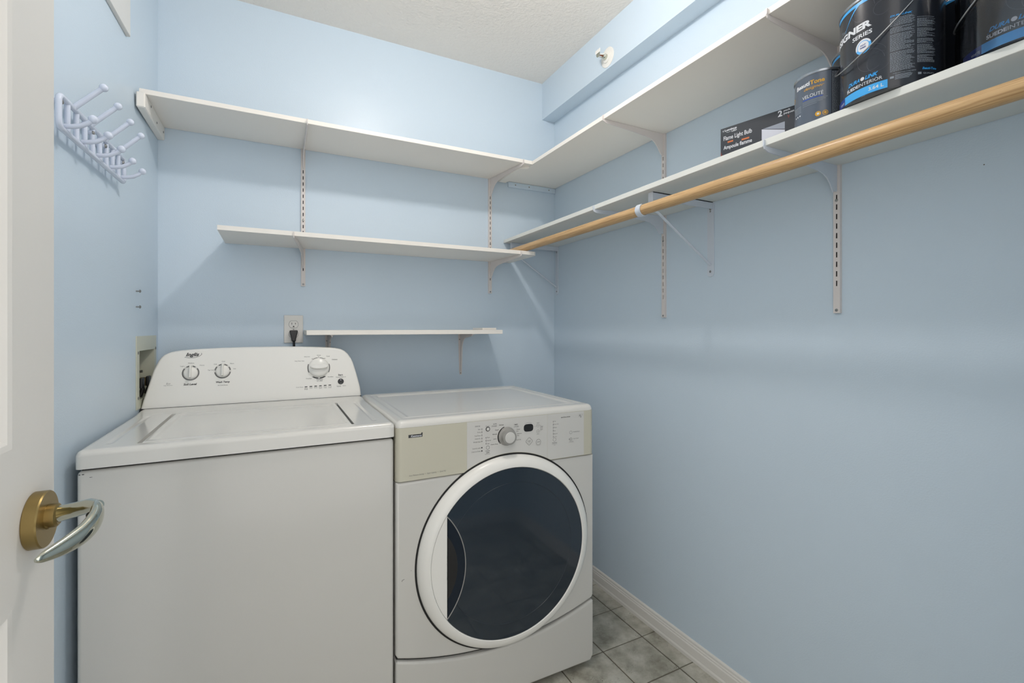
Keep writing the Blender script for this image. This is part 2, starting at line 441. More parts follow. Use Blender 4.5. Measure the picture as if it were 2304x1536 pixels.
# ------------------------------------------------------------------ washing machine
WX0, WX1, WY0, WY1 = -.3915, .305, 1.338, 2.02
CON_Z0, K = .92, .30
def yl(z): return 1.895+K*(z-CON_Z0) if z >= .955 else 1.9025+.085*(z-.92)+.0005
NU = Vector((0, K, 1)).normalized(); NN = Vector((0, -1, K)).normalized()
def cpt(x, z, off=0):
    return tuple(Vector((x, 1.895+K*(z-CON_Z0), z)) + NN*off)
def washer():
    w_ = thing('washing_machine', 'white top-loading washing machine with a raised dial console, left of the dryer', 'washing machine', (-.044, 1.69, 0))
    obj('cabinet', box(WX0+.002, WX1-.002, WY0+.006, WY1, .012, .8745, .010, 3), 'enamel_shaded', w_)
    g = box(WX0+.010, WX1-.010, WY0+.016, WY1-.01, .86, .885)
    obj('gap_shade', g, 'dark', w_)  # dark filler box standing for the shade between cabinet and deck
    for x in (WX0+.05, WX1-.05):
        for y in (WY0+.06, WY1-.06): obj('foot', lathe([(.02, 0), (.02, .008), (.008, .010), (.008, .014)], (x, y, 0), (0, 0, 1), 16), 'black', w_)
    # deck as a height field
    ER = .013; top = .9205
    lx0, lx1, ly0, ly1 = -.289, .1985, 1.372, 1.790
    def deck(x, y):
        d = min(x-WX0, WX1-x); dy = y-WY0
        a = max(0, ER-d); b = max(0, ER-dy); q = math.hypot(a, b)
        z = top - (ER-math.sqrt(max(0, ER*ER-min(q, ER)**2)))
        z += .005*sstep(1.80, 1.89, y)
        if lx0 <= x <= lx1 and ly0 <= y <= ly1: z -= .010
        # shallow outer creases
        for xc in (-.346, .258):
            z -= .0022*(1-sstep(.002, .006, abs(x-xc)))*sstep(1.39, 1.41, y)*(1-sstep(1.76, 1.79, y))
        return z
    xs = sorted(set(round(v, 5) for v in coords(WX0, WX1, .004, ER) + [lx0-.0003, lx0+.0003, lx1-.0003, lx1+.0003]))
    ys = sorted(set(round(v, 5) for v in coords(WY0, WY1, .006, ER) + [ly0-.0003, ly0+.0003, ly1-.0003, ly1+.0003]))
    obj('deck', hfield(xs, ys, deck, .8800, ER), 'enamel', w_, 45)
    # lid
    ax0, ax1, ay0, ay1 = lx0+.0075, lx1-.005, ly0+.0012, ly1-.003
    def lid(x, y):
        d = min(x-ax0, ax1-x, y-ay0, ay1-y)
        z = .9215 - .003*(1-sstep(0, .004, d))
        e = min(x-(ax0+.014), (ax1-.010)-x, y-(ay0+.022), (ay1-.02)-y)
        z -= .0035*sstep(0, .010, e)
        # finger notch at the front edge
        nx = (x+.175)/.045
        if abs(nx) < 1: z -= .004*(1-sstep(0, .012+.006*(1-nx*nx), y-ay0))*(1-nx*nx)
        return z
    ld = obj('lid', hfield(coords(ax0, ax1, .0045, .004, 3), coords(ay0, ay1, .0045, .004, 3), lid, .911), 'enamel', w_, 50)
    for x in (ax1+.0026,):
        obj('groove_shade', box(x-.0012, x+.0012, ay0+.02, ay1, .9075, .9135), 'dark', ld)  # dark strip painted for the shadow side of the lid groove
    # console
    out = [(-.3925, .9225), (-.3855, .955), (-.3752, .9992), (-.3635, 1.0503), (-.3518, 1.0791), (-.3448, 1.0905), (-.3358, 1.0994), (-.3265, 1.1047), (-.3165, 1.1085), (-.290, 1.1128), (-.2547, 1.1156), (-.18, 1.1188), (-.1028, 1.1205), (.0288, 1.1204), (.12, 1.1178), (.1873, 1.1145), (.2130, 1.1115), (.2314, 1.1074), (.2460, 1.0995), (.2574, 1.0877), (.2670, 1.073), (.2746, 1.0561), (.2860, 1.014), (.2950, .9737), (.2985, .955), (.3015, .9225)]
    n = len(out); bmc = bmesh.new()
    def ring(ins, dy, back=None):
        vs = []
        for i, (x, z) in enumerate(out):
            px, pz = out[i-1] if i else (out[0][0]+.01, out[0][1]-.03); qx, qz = out[i+1] if i < n-1 else (out[-1][0]+.003, out[-1][1]-.03)
            tx, tz = qx-px, qz-pz; L = math.hypot(tx, tz); nx, nz = tz/L, -tx/L
            if i in (0, n-1): nz = 0
            X, Z = x+nx*ins, z+nz*ins
            vs.append(bmc.verts.new((X, (yl(Z)+dy) if back is None else back, Z)))
        return vs
    R = [ring(.007, 0), ring(.0040, .0008), ring(.0016, .0028), ring(.0003, .006), ring(0, .010), ring(0, 0, 1.995), ring(.008, 0, 2.018)]
    for A, B in zip(R, R[1:]):
        for k in range(n-1): bmc.faces.new([A[k], A[k+1], B[k+1], B[k]])
    bmc.faces.new(R[0][1:n-1]); bmc.faces.new([R[0][0], R[0][1], R[0][n-2], R[0][n-1]])
    bmc.faces.new([r[0] for r in R]+[r[n-1] for r in R][::-1])
    bmc.faces.new(R[-1][::-1])
    con = obj('console', bmc, 'plastic', w_, 28); con['label'] = 'raised white control console with printed dials'
    # dark seam under the console
    obj('console_seam', box(-.392, .3012, 1.9005, 1.99, .9205, .9262), 'dark', w_)
    # printing on the console: (x, z) on the leaning face
    ink = Print(lambda x, z: cpt(x, z, .0004)); grey = Print(lambda x, z: cpt(x, z, .0004)); ring_ = Print(lambda x, z: cpt(x, z, .0003))
    ink.text('Inglis', -.2755, 1.0885, -.2365, 1.1045, bold=.035, shear=.35)
    ink.line([(-.2785, 1.0895), (-.262, 1.0868), (-.246, 1.088), (-.2345, 1.093), (-.2290, 1.0985), (-.2305, 1.1030)], .0011)
    ink.ctext('Soil Level', -.2590, .9985, .0375, .0068, bold=.03, shear=.15)
    ink.ctext('Wash Temp', -.1640, 1.0005, .0415, .0082, bold=.03, shear=.15)
    grey.ctext('All Cold Rinses', -.1640, .9905, .030, .0034)
    grey.ctext('Light', -.2835, 1.0590, .0115, .0045, bold=.0); grey.ctext('Medium', -.2590, 1.0690, .017, .0040, bold=0); grey.ctext('Heavy', -.2270, 1.0605, .014, .0045, bold=0)
    grey.ctext('Cold', -.1880, 1.0630, .0085, .0038); grey.ctext('Cool', -.1640, 1.0720, .0095, .0038); grey.ctext('Warm', -.1380, 1.0640, .0125, .0038); grey.ctext('Hot', -.1290, 1.0455, .0075, .0038); grey.ctext('Tap Cold', -.2010, 1.0430, .018, .0040)
    grey.ctext('Eco', -.3205, 1.0035, .011, .0055, bold=.0, shear=.3); grey.ctext('High Efficiency', -.3205, .9975, .024, .0026)
    for cx, cz, gaps in ((-.2592, 1.0360, (90, 132, 48)), (-.1655, 1.0385, (90, 130, 45, 180, 0))):
        edges = sorted(gaps)
        gs = [(g-(11 if g == 90 else 8), g+(11 if g == 90 else 8)) for g in edges]
        for i, gq in enumerate(gs):
            a0 = gq[1]; a1 = gs[(i+1) % len(gs)][0]
            if a1 < a0: a1 += 360
            ring_.ring(cx, cz, .0212, .0252, a0, a1, 26)
        for g in gaps:
            if g != 90: grey.ring(cx+.0235*math.cos(math.radians(g)), cz+.0235*math.sin(math.radians(g)), .0017, .0021, n=14)
    bx, bz = .1490, 1.0385
    for a0, a1, t in ((158, 205, 0), (-28, 20, 0), (60, 84, 1), (96, 122, 1), (238, 266, 2), (274, 302, 2)):
        (ink if t else ring_).ring(bx, bz, .0372, .0372+(.0032, .0015, .0040)[t], a0, a1, 14)
    for a in (90, 57, 124, 236, 270, 304): ink.ring(bx+.0405*math.cos(math.radians(a)), bz+.0405*math.sin(math.radians(a)), .0009, .0017, n=10)
    for t, x, z, wd in (('Normal', .1500, 1.0855, .013), ('Casual', .1830, 1.0810, .012), ('Bulky Items', .1085, 1.0805, .020), ('Delicates', .2070, 1.0680, .020), ('Deep Water Wash', .0820, 1.0650, .032), ('Rinse/Spin', .1900, 1.0025, .020), ('Drain/Spin', .1135, .9995, .020), ('Clean Washer', .1510, .9945, .024)):
        grey.ctext(t, x, z, wd, .0042)
    grey.ctext('with', .1440, .9890, .007, .003); ink.ctext('affresh', .1555, .9893, .0105, .0038, bold=0, shear=.3)
    ink.ctext('Start', .2265, 1.0130-.0045, .0170, .0068, bold=.025); grey.ctext('Pause/Unlock Lid', .2275, 1.0005, .036, .0034); grey.ctext('Cancel', .2190, .9665, .0150, .0046, bold=.0); grey.ctext('Hold 3s', .2390, .9672, .012, .003)
    grey.ctext('Cycle Status', .0810, .9695, .0245, .0042, bold=.0)
    for i, t in enumerate(('Sensing Fill', 'Wash', 'Rinse', 'Final Spin', 'Cycle Complete', 'Lid Locked')):
        x = .1030+.0167*i; z = .9700+.0004*i
        obj('indicator', prism([(x-.0045, z-.0014), (x+.0045, z-.0014), (x+.0045, z+.0014), (x-.0045, z+.0014)], lambda a, b, d: cpt(a, b, d-.0002), .0011, .0004), 'ink', con)
        p = t.split(); grey.ctext(p[0], x, .9645+.0004*i, .0105, .0026)
        if len(p) > 1: grey.ctext(p[1], x, .9606+.0004*i, .0105, .0026)
    ink.build('lettering', 'ink', con); grey.build('fine_lettering', 'ink2', con); ring_.build('dial_ring', 'lightgrey' if False else 'ink2', con)
    # knobs
    for cx, cz in ((-.2592, 1.0360), (-.1655, 1.0385)):
        c = Vector(cpt(cx, cz))
        kb = lathe([(.0205, 0), (.0203, .004), (.0185, .0065), (.012, .0085), (0, .0092)], c, NN, 40, ref=(1, 0, 0))
        pts = [(cx+.0048*sx*(1 if abs(q) < .017 else .6), cz+q) for sx, q in ((-1, -.0185), (-1, .0175), (-1, .0225), (1, .0225), (1, .0175), (1, -.0185))]
        prism(pts, lambda a, b, d: cpt(a, b, .021-d), .020, .0028, 3, bm=kb)
        k = obj('knob', kb, 'plastic', w_, 40)
    c = Vector(cpt(bx, bz))
    kb = lathe([(.0365, 0), (.0367, .006), (.0350, .010), (.0300, .0135), (.0150, .0160), (0, .0165)], c, NN, 56, ref=(1, 0, 0))
    eye = [(bx+.031*math.cos(t), bz+.0085*math.sin(t)*(1 if math.sin(t) > 0 else 1.1)) for t in [2*math.pi*i/28 for i in range(28)]]
    prism(eye, lambda a, b, d: cpt(a, b, .0275-d), .024, .004, 3, bm=kb)
    k = obj('knob', kb, 'plastic', w_, 40); k['label'] = 'large cycle dial'
    c = Vector(cpt(.2265, .9835))
    sb = obj('start_button', lathe([(.0110, 0), (.0110, .0016), (.0098, .0024), (0, .0022)], c, NN, 32, ref=(1, 0, 0)), 'ink', w_); sb['label'] = 'dark round start button'
    pr_ = Print(lambda x, z: cpt(x, z, .0027)); pr_.poly([(.2265, .9915), (.2240, .9878), (.2290, .9878)]); pr_.disc(.2265, .9762, .0008, 8); pr_.build('button_mark', 'pwhite', sb)
    # small dark scuffs on the cabinet corner
    sc = Print(lambda x, z: (x, WY0+.0055, z)); 
    for x, z, a, b in ((-.3835, .8675, .0020, .0009), (-.3775, .8677, .0024, .0009), (-.3640, .860, .003, .0005)): sc.disc(x, z, a, 10, b)
    sc.build('scuff', 'dark', w_)
washer()

# ------------------------------------------------------------------ dryer
def dryer():
    DX0, DX1, DY0, DY1 = .3075, 1.0015, 1.338, 1.94
    d_ = thing('dryer', 'white front-loading dryer with a large round dark glass door, right of the washer', 'dryer', (.654, 1.64, 0))
    obj('cabinet', box(DX0+.002, DX1-.002, DY0+.03, DY1, .015, .905, .008, 2), 'enamel_shaded', d_)
    for x in (DX0+.06, DX1-.06):
        for y in (DY0+.08, DY1-.06): obj('foot', lathe([(.02, 0), (.02, .008), (.008, .010), (.008, .02)], (x, y, 0), (0, 0, 1), 16), 'black', d_)
    xc = .6545; hw = .347
    def seam(x): return .182+.058*abs((x-xc)/hw)**2.0
    N = 28
    # front panel with its arched lower edge
    pts = [(DX0, .746), (DX0, seam(DX0)+.012)] + [(DX0+.006+(DX1-DX0-.012)*i/N, seam(DX0+.006+(DX1-DX0-.012)*i/N)+.003) for i in range(N+1)] + [(DX1, seam(DX1)+.012), (DX1, .746)]
    obj('front_panel', prism(pts, lambda a, b, d: (a, DY0+d, b), .034, .009, 4), 'enamel_shaded', d_)
    pts = [(DX0+.004, .030), (DX0, .040), (DX0, seam(DX0)-.010)] + [(DX0+.006+(DX1-DX0-.012)*i/N, seam(DX0+.006+(DX1-DX0-.012)*i/N)-.003) for i in range(N+1)] + [(DX1, seam(DX1)-.010), (DX1, .040), (DX1-.012, .022), (DX0+.012, .022)]
    obj('kick_panel', prism(pts, lambda a, b, d: (a, DY0-.006*(1-((a-xc)/hw)**2)+d, b), .034, .010, 4), 'enamel_shaded', d_)
    obj('gap_shade', box(DX0+.004, DX1-.004, DY0+.012, DY0+.032, .17, .752), 'dark', d_)  # dark block behind the panels, standing for the shade in their seams
    # fascia
    rr = .016
    plan = [(DX0+rr-rr*math.cos(math.radians(90*i/8)), DY0-.001+rr-rr*math.sin(math.radians(90*i/8))) for i in range(9)]
    plan += [(DX0+DX1-x, y_) for x, y_ in plan[::-1]] + [(DX1, DY0+.033), (DX0, DY0+.033)]
    f = obj('control_fascia', prism(plan, lambda a, b, d: (a, b, .7485+d), .1537), 'beige', d_); f['label'] = 'yellowed plastic fascia'
    YO = DY0-.0016
    def circ_cut(x):  # lower edge follows the door ring
        dx = x-.668; r = .3070
        return max(.7492, .484+math.sqrt(max(0, r*r-dx*dx))) if abs(dx) < r else .7492
    def overlay(x0, x1, name):
        top = [(x0, .9016), (x1, .9016)]
        bot = [(x1-(x1-x0)*i/20, circ_cut(x1-(x1-x0)*i/20)+.001) for i in range(21)]
        return obj(name, prism(top+bot, lambda a, b, d: (a, YO+d, b), .0012), 'grey_panel', d_, 20)
    ov = overlay(.5235, .8092, 'control_panel'); ov['label'] = 'grey cycle control overlay'
    ov2 = overlay(.8102, .9585, 'option_panel'); ov2['label'] = 'grey options overlay'
    YP = YO-.0003
    ink = Print(lambda x, z: (x, YP, z)); fine = Print(lambda x, z: (x, YP, z)); out = Print(lambda x, z: (x, YP, z)); wh = Print(lambda x, z: (x, YP-.0003, z)); inkf = Print(lambda x, z: (x, DY0-.0013, z)); finef = Print(lambda x, z: (x, DY0-.0013, z)); whf = Print(lambda x, z: (x, DY0-.0016, z))
    # maker badge and lower line on the beige part
    inkf.poly([(.3430, .8725), (.3840, .8725), (.3850, .8850), (.3815, .8855), (.3800, .8815), (.3430, .8815)])
    whf.text('Kenmore', .3500, .8740, .3815, .8800, bold=.02, shear=.3)
    finef.text('Auto Moisture Sensing   •   Super Capacity   •   Quiet Pak', .3445, .7600, .4560, .7655, bold=0, shear=.2)
    # status column
    fine.ctext('STATUS', .5585, .8860, .0165, .0042, bold=.02)
    zs = [.8765, .8668, .8570, .8472, .8378]
    for z, t, wd in zip(zs, ('Start', 'Drying', 'Cool Down', 'Clothes Dry', 'Wrinkle Guard'), (.009, .0115, .0205, .0200, .0250)):
        fine.text(t, .5690-wd, z-.0022, .5690, z+.0022, bold=0); ink.disc(.5728, z, .0013, 10)
    fine.line([(.5728, .8765), (.5728, .8378)], .0005)
    for z, t, wd in ((.8185, 'Controls Locked', .028), (.8085, 'Check Lint Screen', .031)):
        fine.text(t, .5690-wd, z-.0022, .5690, z+.0022, bold=0); ink.disc(.5728, z, .0022, 14)
    fine.ctext('Power', .5925, .8835, .0125, .0036, bold=.01)
    for z, t, wd in ((.8480, 'More', .009), (.8385, 'Normal', .013), (.8290, 'Less', .008)):
        fine.text(t, .5905, z-.0020, .5905+wd, z+.0020, bold=0); ink.disc(.5867, z, .0013, 10)
    fine.line([(.5867, .8480), (.5867, .8290)], .0005)
    out.ring(.5930, .8165, .0050, .0060, n=24)
    ink.ctext('Dryness', .5930, .8060, .0150, .0036, bold=.02); ink.ctext('Level', .5930, .8010, .0100, .0036, bold=.02); fine.ctext('hold to lock', .5925, .7962, .018, .0022)
    ink.ctext('AUTO', .6175, .8880, .0125, .0038, bold=.01); ink.ctext('CYCLES', .6150, .8815, .0170, .0040, bold=.01)
    for t, x, z, wd in (('Delicate', .6405, .8830, .0160), ('Casual', .6240, .8690, .0125), ('Normal', .6170, .8560, .0150), ('Jeans', .6175, .8405, .0105), ('Heavy Duty', .6160, .8240, .0250)):
        ink.ctext(t, x, z, wd, .0036, bold=.01)
    ink.text('TIMED', .6850, .8775, .6990, .8812, bold=.01); ink.text('CYCLES', .6850, .8708, .7020, .8745, bold=.01)
    ink.text('Timed', .6940, .8615, .7065, .8650, bold=.01); ink.text('Dry', .6940, .8555, .7010, .8592, bold=.01)
    ink.text('Express', .6970, .8470, .7130, .8505, bold=.01); ink.text('Dry', .6970, .8410, .7040, .8447, bold=.01)
    ink.text('Touch Up', .6920, .8275, .7100, .8310, bold=.01)
    kx, kz = .6600, .8450
    out.ring(kx, kz, .0300, .0330, 128, 222, 22); ink.ring(kx, kz, .0305, .0332, 108, 210, 22)
    # display, arrows, start, stop
    fine.ring(.7385, .8550, .0265, .0270, 62, 118, 14)
    for s, z in ((1, .8690), (-1, .8490)):
        out.ring(.7740, z, .0050, .0056, n=22); ink.line([(.7715, z-.0012*s), (.7740, z+.0015*s), (.7765, z-.0012*s)], .0006)
        fine.ctext('more' if s > 0 else 'less', .7740, z+.0085*s, .0095, .0022)
    fine.line([(.7580, .8660), (.7685, .8670)], .0004); fine.line([(.7795, .8690), (.7855, .8690), (.7855, .8665)], .0004); fine.line([(.7795, .8500), (.7855, .8500), (.7855, .8530)], .0004)
    for i, t in enumerate(('Timed', 'Cycle', 'Adjust')): ink.ctext(t, .7875, .8645-.0052*i, .0105, .0034, bold=.01)
    cx, cz = .7410, .8200
    rr = .0128
    for sgn, r1, wd in ((1, .0128, .0007), (1, .0108, .0004)):
        P4 = [(cx+r1*math.cos(math.radians(a))*(1 if k else .99), cz+r1*math.sin(math.radians(a))) for k, a in enumerate((8, 82, 98, 172, 188, 262, 278, 352))]
        out.line(P4+[P4[0]], wd)
    ink.ctext('START', cx, cz+.0005, .0115, .0036, bold=.0); fine.ctext('hold', cx, cz-.0042, .006, .002)
    cx, cz = .7755, .8140
    ink.ring(cx, cz, .0086, .0094, n=34); ink.ctext('STOP', cx, cz, .0115, .0036, bold=.0); ink.ring(cx, cz, .0118, .0122, 215, 325, 14)
    # options side
    Z0 = .8100
    ink.ctext('MONITORS & OPTIONS', .8830, .8870, .0370, .0032, bold=.03)
    ink.text('H', .9380, .8830, .9450, .8925, bold=.0, shear=.3); ink.text('E', .9440, .8800, .9490, .8860, bold=0, shear=.3); ink.text('3', .9500, .8880, .9525, .8920, bold=0, shear=.3)
    for i, (t, wd) in enumerate((('High', .0080), ('Medium High', .0180), ('Medium', .0115), ('Low', .0065), ('Extra Low', .0140), ('Air Only', .0115))):
        z = .8765-.01045*i; ink.disc(.8335, z, .0013, 10); fine.text(t, .8360, z-.0019, .8360+wd, z+.0019, bold=0)
    fine.line([(.8335, .8765), (.8335, .8243)], .0005)
    out.ring(.8385, .8150, .0056, .0064, n=24); ink.ctext('Temperature', .8385, .8045, .0200, .0034, bold=.02); fine.ctext('hold to change', .8385, .8005, .0200, .0022); fine.ctext('°C/°F', .8385, .7965, .007, .0024)
    out.ring(.9040, .8325, .0048, .0056, n=24); ink.ctext('• Wrinkle Guard', .9260, .8335, .0280, .0032, bold=.0)
    out.ring(.9040, .8095, .0048, .0056, n=24); out.ring(.9040, .8095, .0020, .0026, n=16); ink.disc(.8975, .8100, .0013, 10); ink.ctext('• Cycle Signal', .9240, .8100, .0240, .0032, bold=.0)
    fine.ctext('hold 3 seconds', .9060, .8020, .016, .0022); fine.ctext('for volume setting', .9060, .7990, .020, .0022)
    ink.build('lettering', 'ink', ov); fine.build('fine_lettering', 'ink2', ov); out.build('button_outline', 'ink2', ov)
    inkf.build('maker_badge', 'ink', f); whf.build('badge_lettering', 'pwhite', f); finef.build('lettering', 'ink2', f)
    # raised controls
    y = Vector((0, -1, 0))
    obj('power_button', lathe([(.0072, 0), (.0072, .0012), (.0062, .0016)], (.5930, YO, .8745), y, 28), 'ink', ov)
    obj('button_cap', lathe([(.0050, 0), (.0050, .0022), (.0044, .0027), (0, .0026)], (.5930, YO, .8745), y, 24), 'grey_panel', ov)
    obj('display', prism([(.7385+.0175*((abs(math.cos(t)))**.55)*(1 if math.cos(t) > 0 else -1), .8645+.0122*((abs(math.sin(t)))**.7)*(1 if math.sin(t) > 0 else -1)) for t in [2*math.pi*i/32 for i in range(32)]], lambda a, b, d: (a, YO-.0009+d, b), .0012, .0003, 1), 'black', ov)
    kn = obj('knob', lathe([(.0300, 0), (.0290, .004), (.0262, .006), (.0245, .0075), (.0240, .020), (.0228, .0225), (.0205, .0232), (.0180, .0230)], (kx, YO, kz), y, 56), 'greyknob', d_, 30); kn['label'] = 'grey cycle knob with a pale centre'
    obj('knob_cap', lathe([(.0178, .0232), (.0165, .0244), (0, .0250)], (kx, YO, kz), y, 40), 'grey_panel', kn)
    # worktop
    ER = .017; T = .9225
    def topf(x, yy):
        a = max(0, ER-min(x-DX0, DX1-x)); b = max(0, ER-(yy-DY0)); q = min(ER, math.hypot(a, b))
        z = T-(ER-math.sqrt(max(0, ER*ER-q*q)))
        e = min(x-(DX0+.045), DX1-.045-x, yy-(DY0+.062), DY1-.05-yy)
        z -= .004*sstep(0, .014, e)
        z -= .0018*(1-sstep(.0, .007, abs(e+.012)))
        return z
    obj('worktop', hfield(coords(DX0, DX1, .005, ER), coords(DY0, DY1, .005, ER), topf, .9025, ER), 'enamel', d_, 50)
    # round door
    C = (.668, 0, .484)
    def C_(yv): return (.668, yv, .484)
    dr = obj('door', lathe([(.301, 0), (.3005, .006), (.296, .016), (.287, .0245), (.276, .0285), (.268, .0285), (.266, .0270), (.2655, .020), (0, .020)], C_(DY0), y, 128, caps=False), 'plastic', d_, 30); dr['label'] = 'white door ring around dark glass'
    obj('door_shadow_gap', lathe([(.3065, -.001), (.3065, .0012), (.292, .0012)], C_(DY0), y, 128, caps=False), 'dark', d_)
    R = .2648; xch = .4520; YG = 1.3112
    a0 = math.acos((xch-.668)/R)
    arc = [(.668+R*math.cos(-a0+2*a0*i/96), .484+R*math.sin(-a0+2*a0*i/96)) for i in range(97)]
    gl = obj('door_glass', prism(arc, lambda a, b, d: (a, YG+d, b), .006), 'glass', dr, 0); gl['label'] = 'dark tinted glass'
    arc2 = [(.668+R*math.cos(a0+(2*math.pi-2*a0)*i/40), .484+R*math.sin(a0+(2*math.pi-2*a0)*i/40)) for i in range(41)]
    cr = obj('door_trim', prism(arc2, lambda a, b, d: (a-.0006, YG-.0005+d, b), .006, .0010, 2), 'plastic', dr, 25); cr['label'] = 'white crescent at the handle side'
    # finger recess: lens between the chord and a shallow arc
    H = .150; B = .057; Rr = (H*H+B*B)/(2*B); cxx = xch+B-Rr; th = math.asin(H/Rr)
    ap = [(cxx+Rr*math.cos(-th+2*th*i/30), .484+Rr*math.sin(-th+2*th*i/30)) for i in range(31)]
    obj('handle_recess', prism(ap+[(xch+.001, .484+H), (xch+.001, .484-H)], lambda a, b, d: (a, YG-.0006+d, b), .001), 'glass2', dr, 20)
    ap2 = [(xch+(a-xch)*.55, .484+(b-.484)*.62) for a, b in ap]
    obj('handle_well', prism(ap2+[(xch+.001, .484+H*.62), (xch+.001, .484-H*.62)], lambda a, b, d: (a, YG-.0010+d, b), .0006), 'black', dr, 20)
    obj('handle_rim', tube([(a, YG-.0008, b) for a, b in ap], .0014, 8), 'greyknob', dr)
    # faint inner circle of the glass
    obj('glass_step', lathe([(.2190, .0), (.2195, .0006), (.2200, 0)], C_(YG), y, 128, caps=False), 'glass', dr)
    sc = Print(lambda x, z: (x, DY0-.0004, z)); sc.line([(.3245, .4620), (.3250, .4660), (.3315, .4675)], .0010); sc.disc(.351, .488, .0009, 8); sc.build('scuff', 'dark', d_)
dryer()

# ------------------------------------------------------------------ shelf boards
def shelf(label, x0, x1, y0, y1, z0, t=.016, m='board', name='shelf_board', bev=.0008):
    o = obj(name, box(x0, x1, y0, y1, z0, z0+t, bev, 1), m); return tag(o, label, 'shelf')
ZT, ZM, ZL, ZCL = 1.938, 1.523, 1.1635, 1.623
shelf('long white top shelf board high on the back wall', -.3865, 1.0475, 1.860, 2.1405, ZT)
shelf('long white top shelf board high on the right wall', 1.0485, 1.3405, .04, 2.1405, ZT)
# middle board with a worn right front corner
mb = prism([(-.175, 1.856), (1.052, 1.853), (1.060, 1.858), (1.071, 1.872), (1.071, 2.1405), (-.175, 2.1405)], lambda a, b, d: (a, b, ZM+d), .016)
tag(obj('shelf_board', mb, 'board'), 'shorter white shelf board in the middle of the back wall, below the top shelf', 'shelf')
lb = box(.107, .9415, 1.951, 2.1405, ZL, ZL+.0185, .0008, 1)
lo = tag(obj('shelf_board', lb, 'board'), 'small low white shelf board just above the dryer, right of the outlet', 'shelf')
obj('end_cleat', box(.868, .9410, 2.02, 2.1400, ZL+.0187, ZL+.0280, .001, 1), 'board', lo)
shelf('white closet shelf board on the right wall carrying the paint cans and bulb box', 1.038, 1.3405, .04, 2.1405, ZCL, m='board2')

# supports of the top shelf
sp = tag(obj('shelf_support', box(-.3915, -.3680, 1.845, 2.1405, 1.889, ZT-.0005, .003, 1), 'board'), 'white wooden end support under the left end of the top back shelf', 'shelf support')
for y, z in ((1.925, 1.925), (2.01, 1.905), (2.115, 1.912)): screw('screw', (-.3680, y, z), (1, 0, 0), .004, sp)
cl = tag(obj('shelf_cleat', box(1.06, XR-.001, 2.128, 2.1415, 1.911, ZT-.0005, .002, 1), 'wall'), 'blue-painted cleat under the top shelf in the right corner', 'cleat')
for x in (1.10, 1.18, 1.30): screw('screw', (x, 2.128, 1.924), (0, -1, 0), .0035, cl)
jb = prism([(1.000, 1.905), (1.045, 1.885), (1.045, 2.13), (1.000, 2.13)], lambda a, b, d: (a, b, 1.9265+d), .0110, .003, 1)
tag(obj('joint_block', jb, 'board'), 'white strip under the joint where the two top shelves meet', 'block')

# ------------------------------------------------------------------ slotted tracks
def track(kind, pos, z0, z1, label, screws, wdt=.0165, dep=.0095):
    """kind 'B' back wall (pos=x), 'R' right wall (pos=y)"""
    if kind == 'B': F = lambda s, d, z: (pos+s, YB-d, z); ax = (0, -1, 0)
    else: F = lambda s, d, z: (XR-d, pos-s, z); ax = (-1, 0, 0)
    def bx(s0, s1, d0, d1, za, zb, bm=None):
        a = F(s0, d0, za); b = F(s1, d1, zb)
        return box(min(a[0], b[0]), max(a[0], b[0]), min(a[1], b[1]), max(a[1], b[1]), za, zb, bm=bm)
    o = thing('shelf_track', label, 'shelf track', F(0, 0, z0))
    t = .0016; h = wdt/2; sl = .0017
    b = bx(-h, -h+t, 0, dep-t, z0, z1); bx(h-t, h, 0, dep-t, z0, z1, b)
    bx(-h, -sl, dep-t, dep, z0, z1, b); bx(sl, h, dep-t, dep, z0, z1, b)
    z = z1-.012; P = .0254
    last = z1
    lim = z0+.062
    while z-.0145 > lim:
        bx(-sl, sl, dep-t, dep, z, last, b); last = z-.0145; z -= P
    bx(-sl, sl, dep-t, dep, z0, last, b)
    obj('channel', b, 'bracket', o, 20)
    obj('channel_shade', bx(-h+t, h-t, .0005, .0012, z0+.002, z1-.002), 'dark', o)  # dark sheet added for the shade inside the open-backed channel
    for sz in screws: screw('screw', F(0, dep-.0002, sz), ax, .0040, o, h=.0012)
    return o
track('B', .104, 1.365, ZT, 'white slotted steel track on the back wall, left one above the outlet', [1.373, 1.640])
track('B', .960, 1.364, ZT, 'white slotted steel track on the back wall, right one near the corner', [1.372, 1.610])
track('R', 1.340, 1.231, ZT, 'white slotted steel track on the right wall, nearer to the corner', [1.238, 1.525, 1.76])
track('R', .717, 1.230, ZT, 'white slotted steel track on the right wall, the one below the paint cans', [1.238, 1.530])

def knife(kind, pos, zs, label, L=.282, H=.083, rot=0, mt='bracket', lip=.013):
    o_ = (pos, YB-.009, zs) if kind == 'B' else (XR-.009, pos, zs)
    th = .0016
    R = Matrix.Rotation(math.radians(rot), 3, 'Z')
    def F(s, d, z):
        v = Vector((s, -d, z)) if kind == 'B' else Vector((-d, -s, z))
        v = R @ v; return tuple(Vector(o_)+v)
    e = -.0004
    pts = [(0, e), (L-.004, e), (L-.002, lip), (L+.004, lip), (L+.0045, 0), (L+.001, -.008), (L-.012, -.013), (.150, -.020), (.085, -.026), (.062, -.031), (.045, -.040), (.030, -.055), (.018, -.074), (.010, -H), (0, -H)]
    b = prism(pts, lambda a, c, d: F(-th+d, a, c), 2*th, .0004, 1)
    o = obj('shelf_bracket', b, mt, None, 20)
    tag(o, label, 'shelf bracket'); return o
knife('B', .104, ZT, 'white knife bracket under the top back shelf, on the left track')
knife('B', .960, ZT, 'white knife bracket under the top back shelf, near the right corner', rot=8)
knife('B', .104, ZM, 'white knife bracket under the middle back shelf, on the left track', rot=-9, L=.2845)
knife('B', .960, ZM, 'white knife bracket under the middle back shelf, at its right end', rot=5, L=.2845)
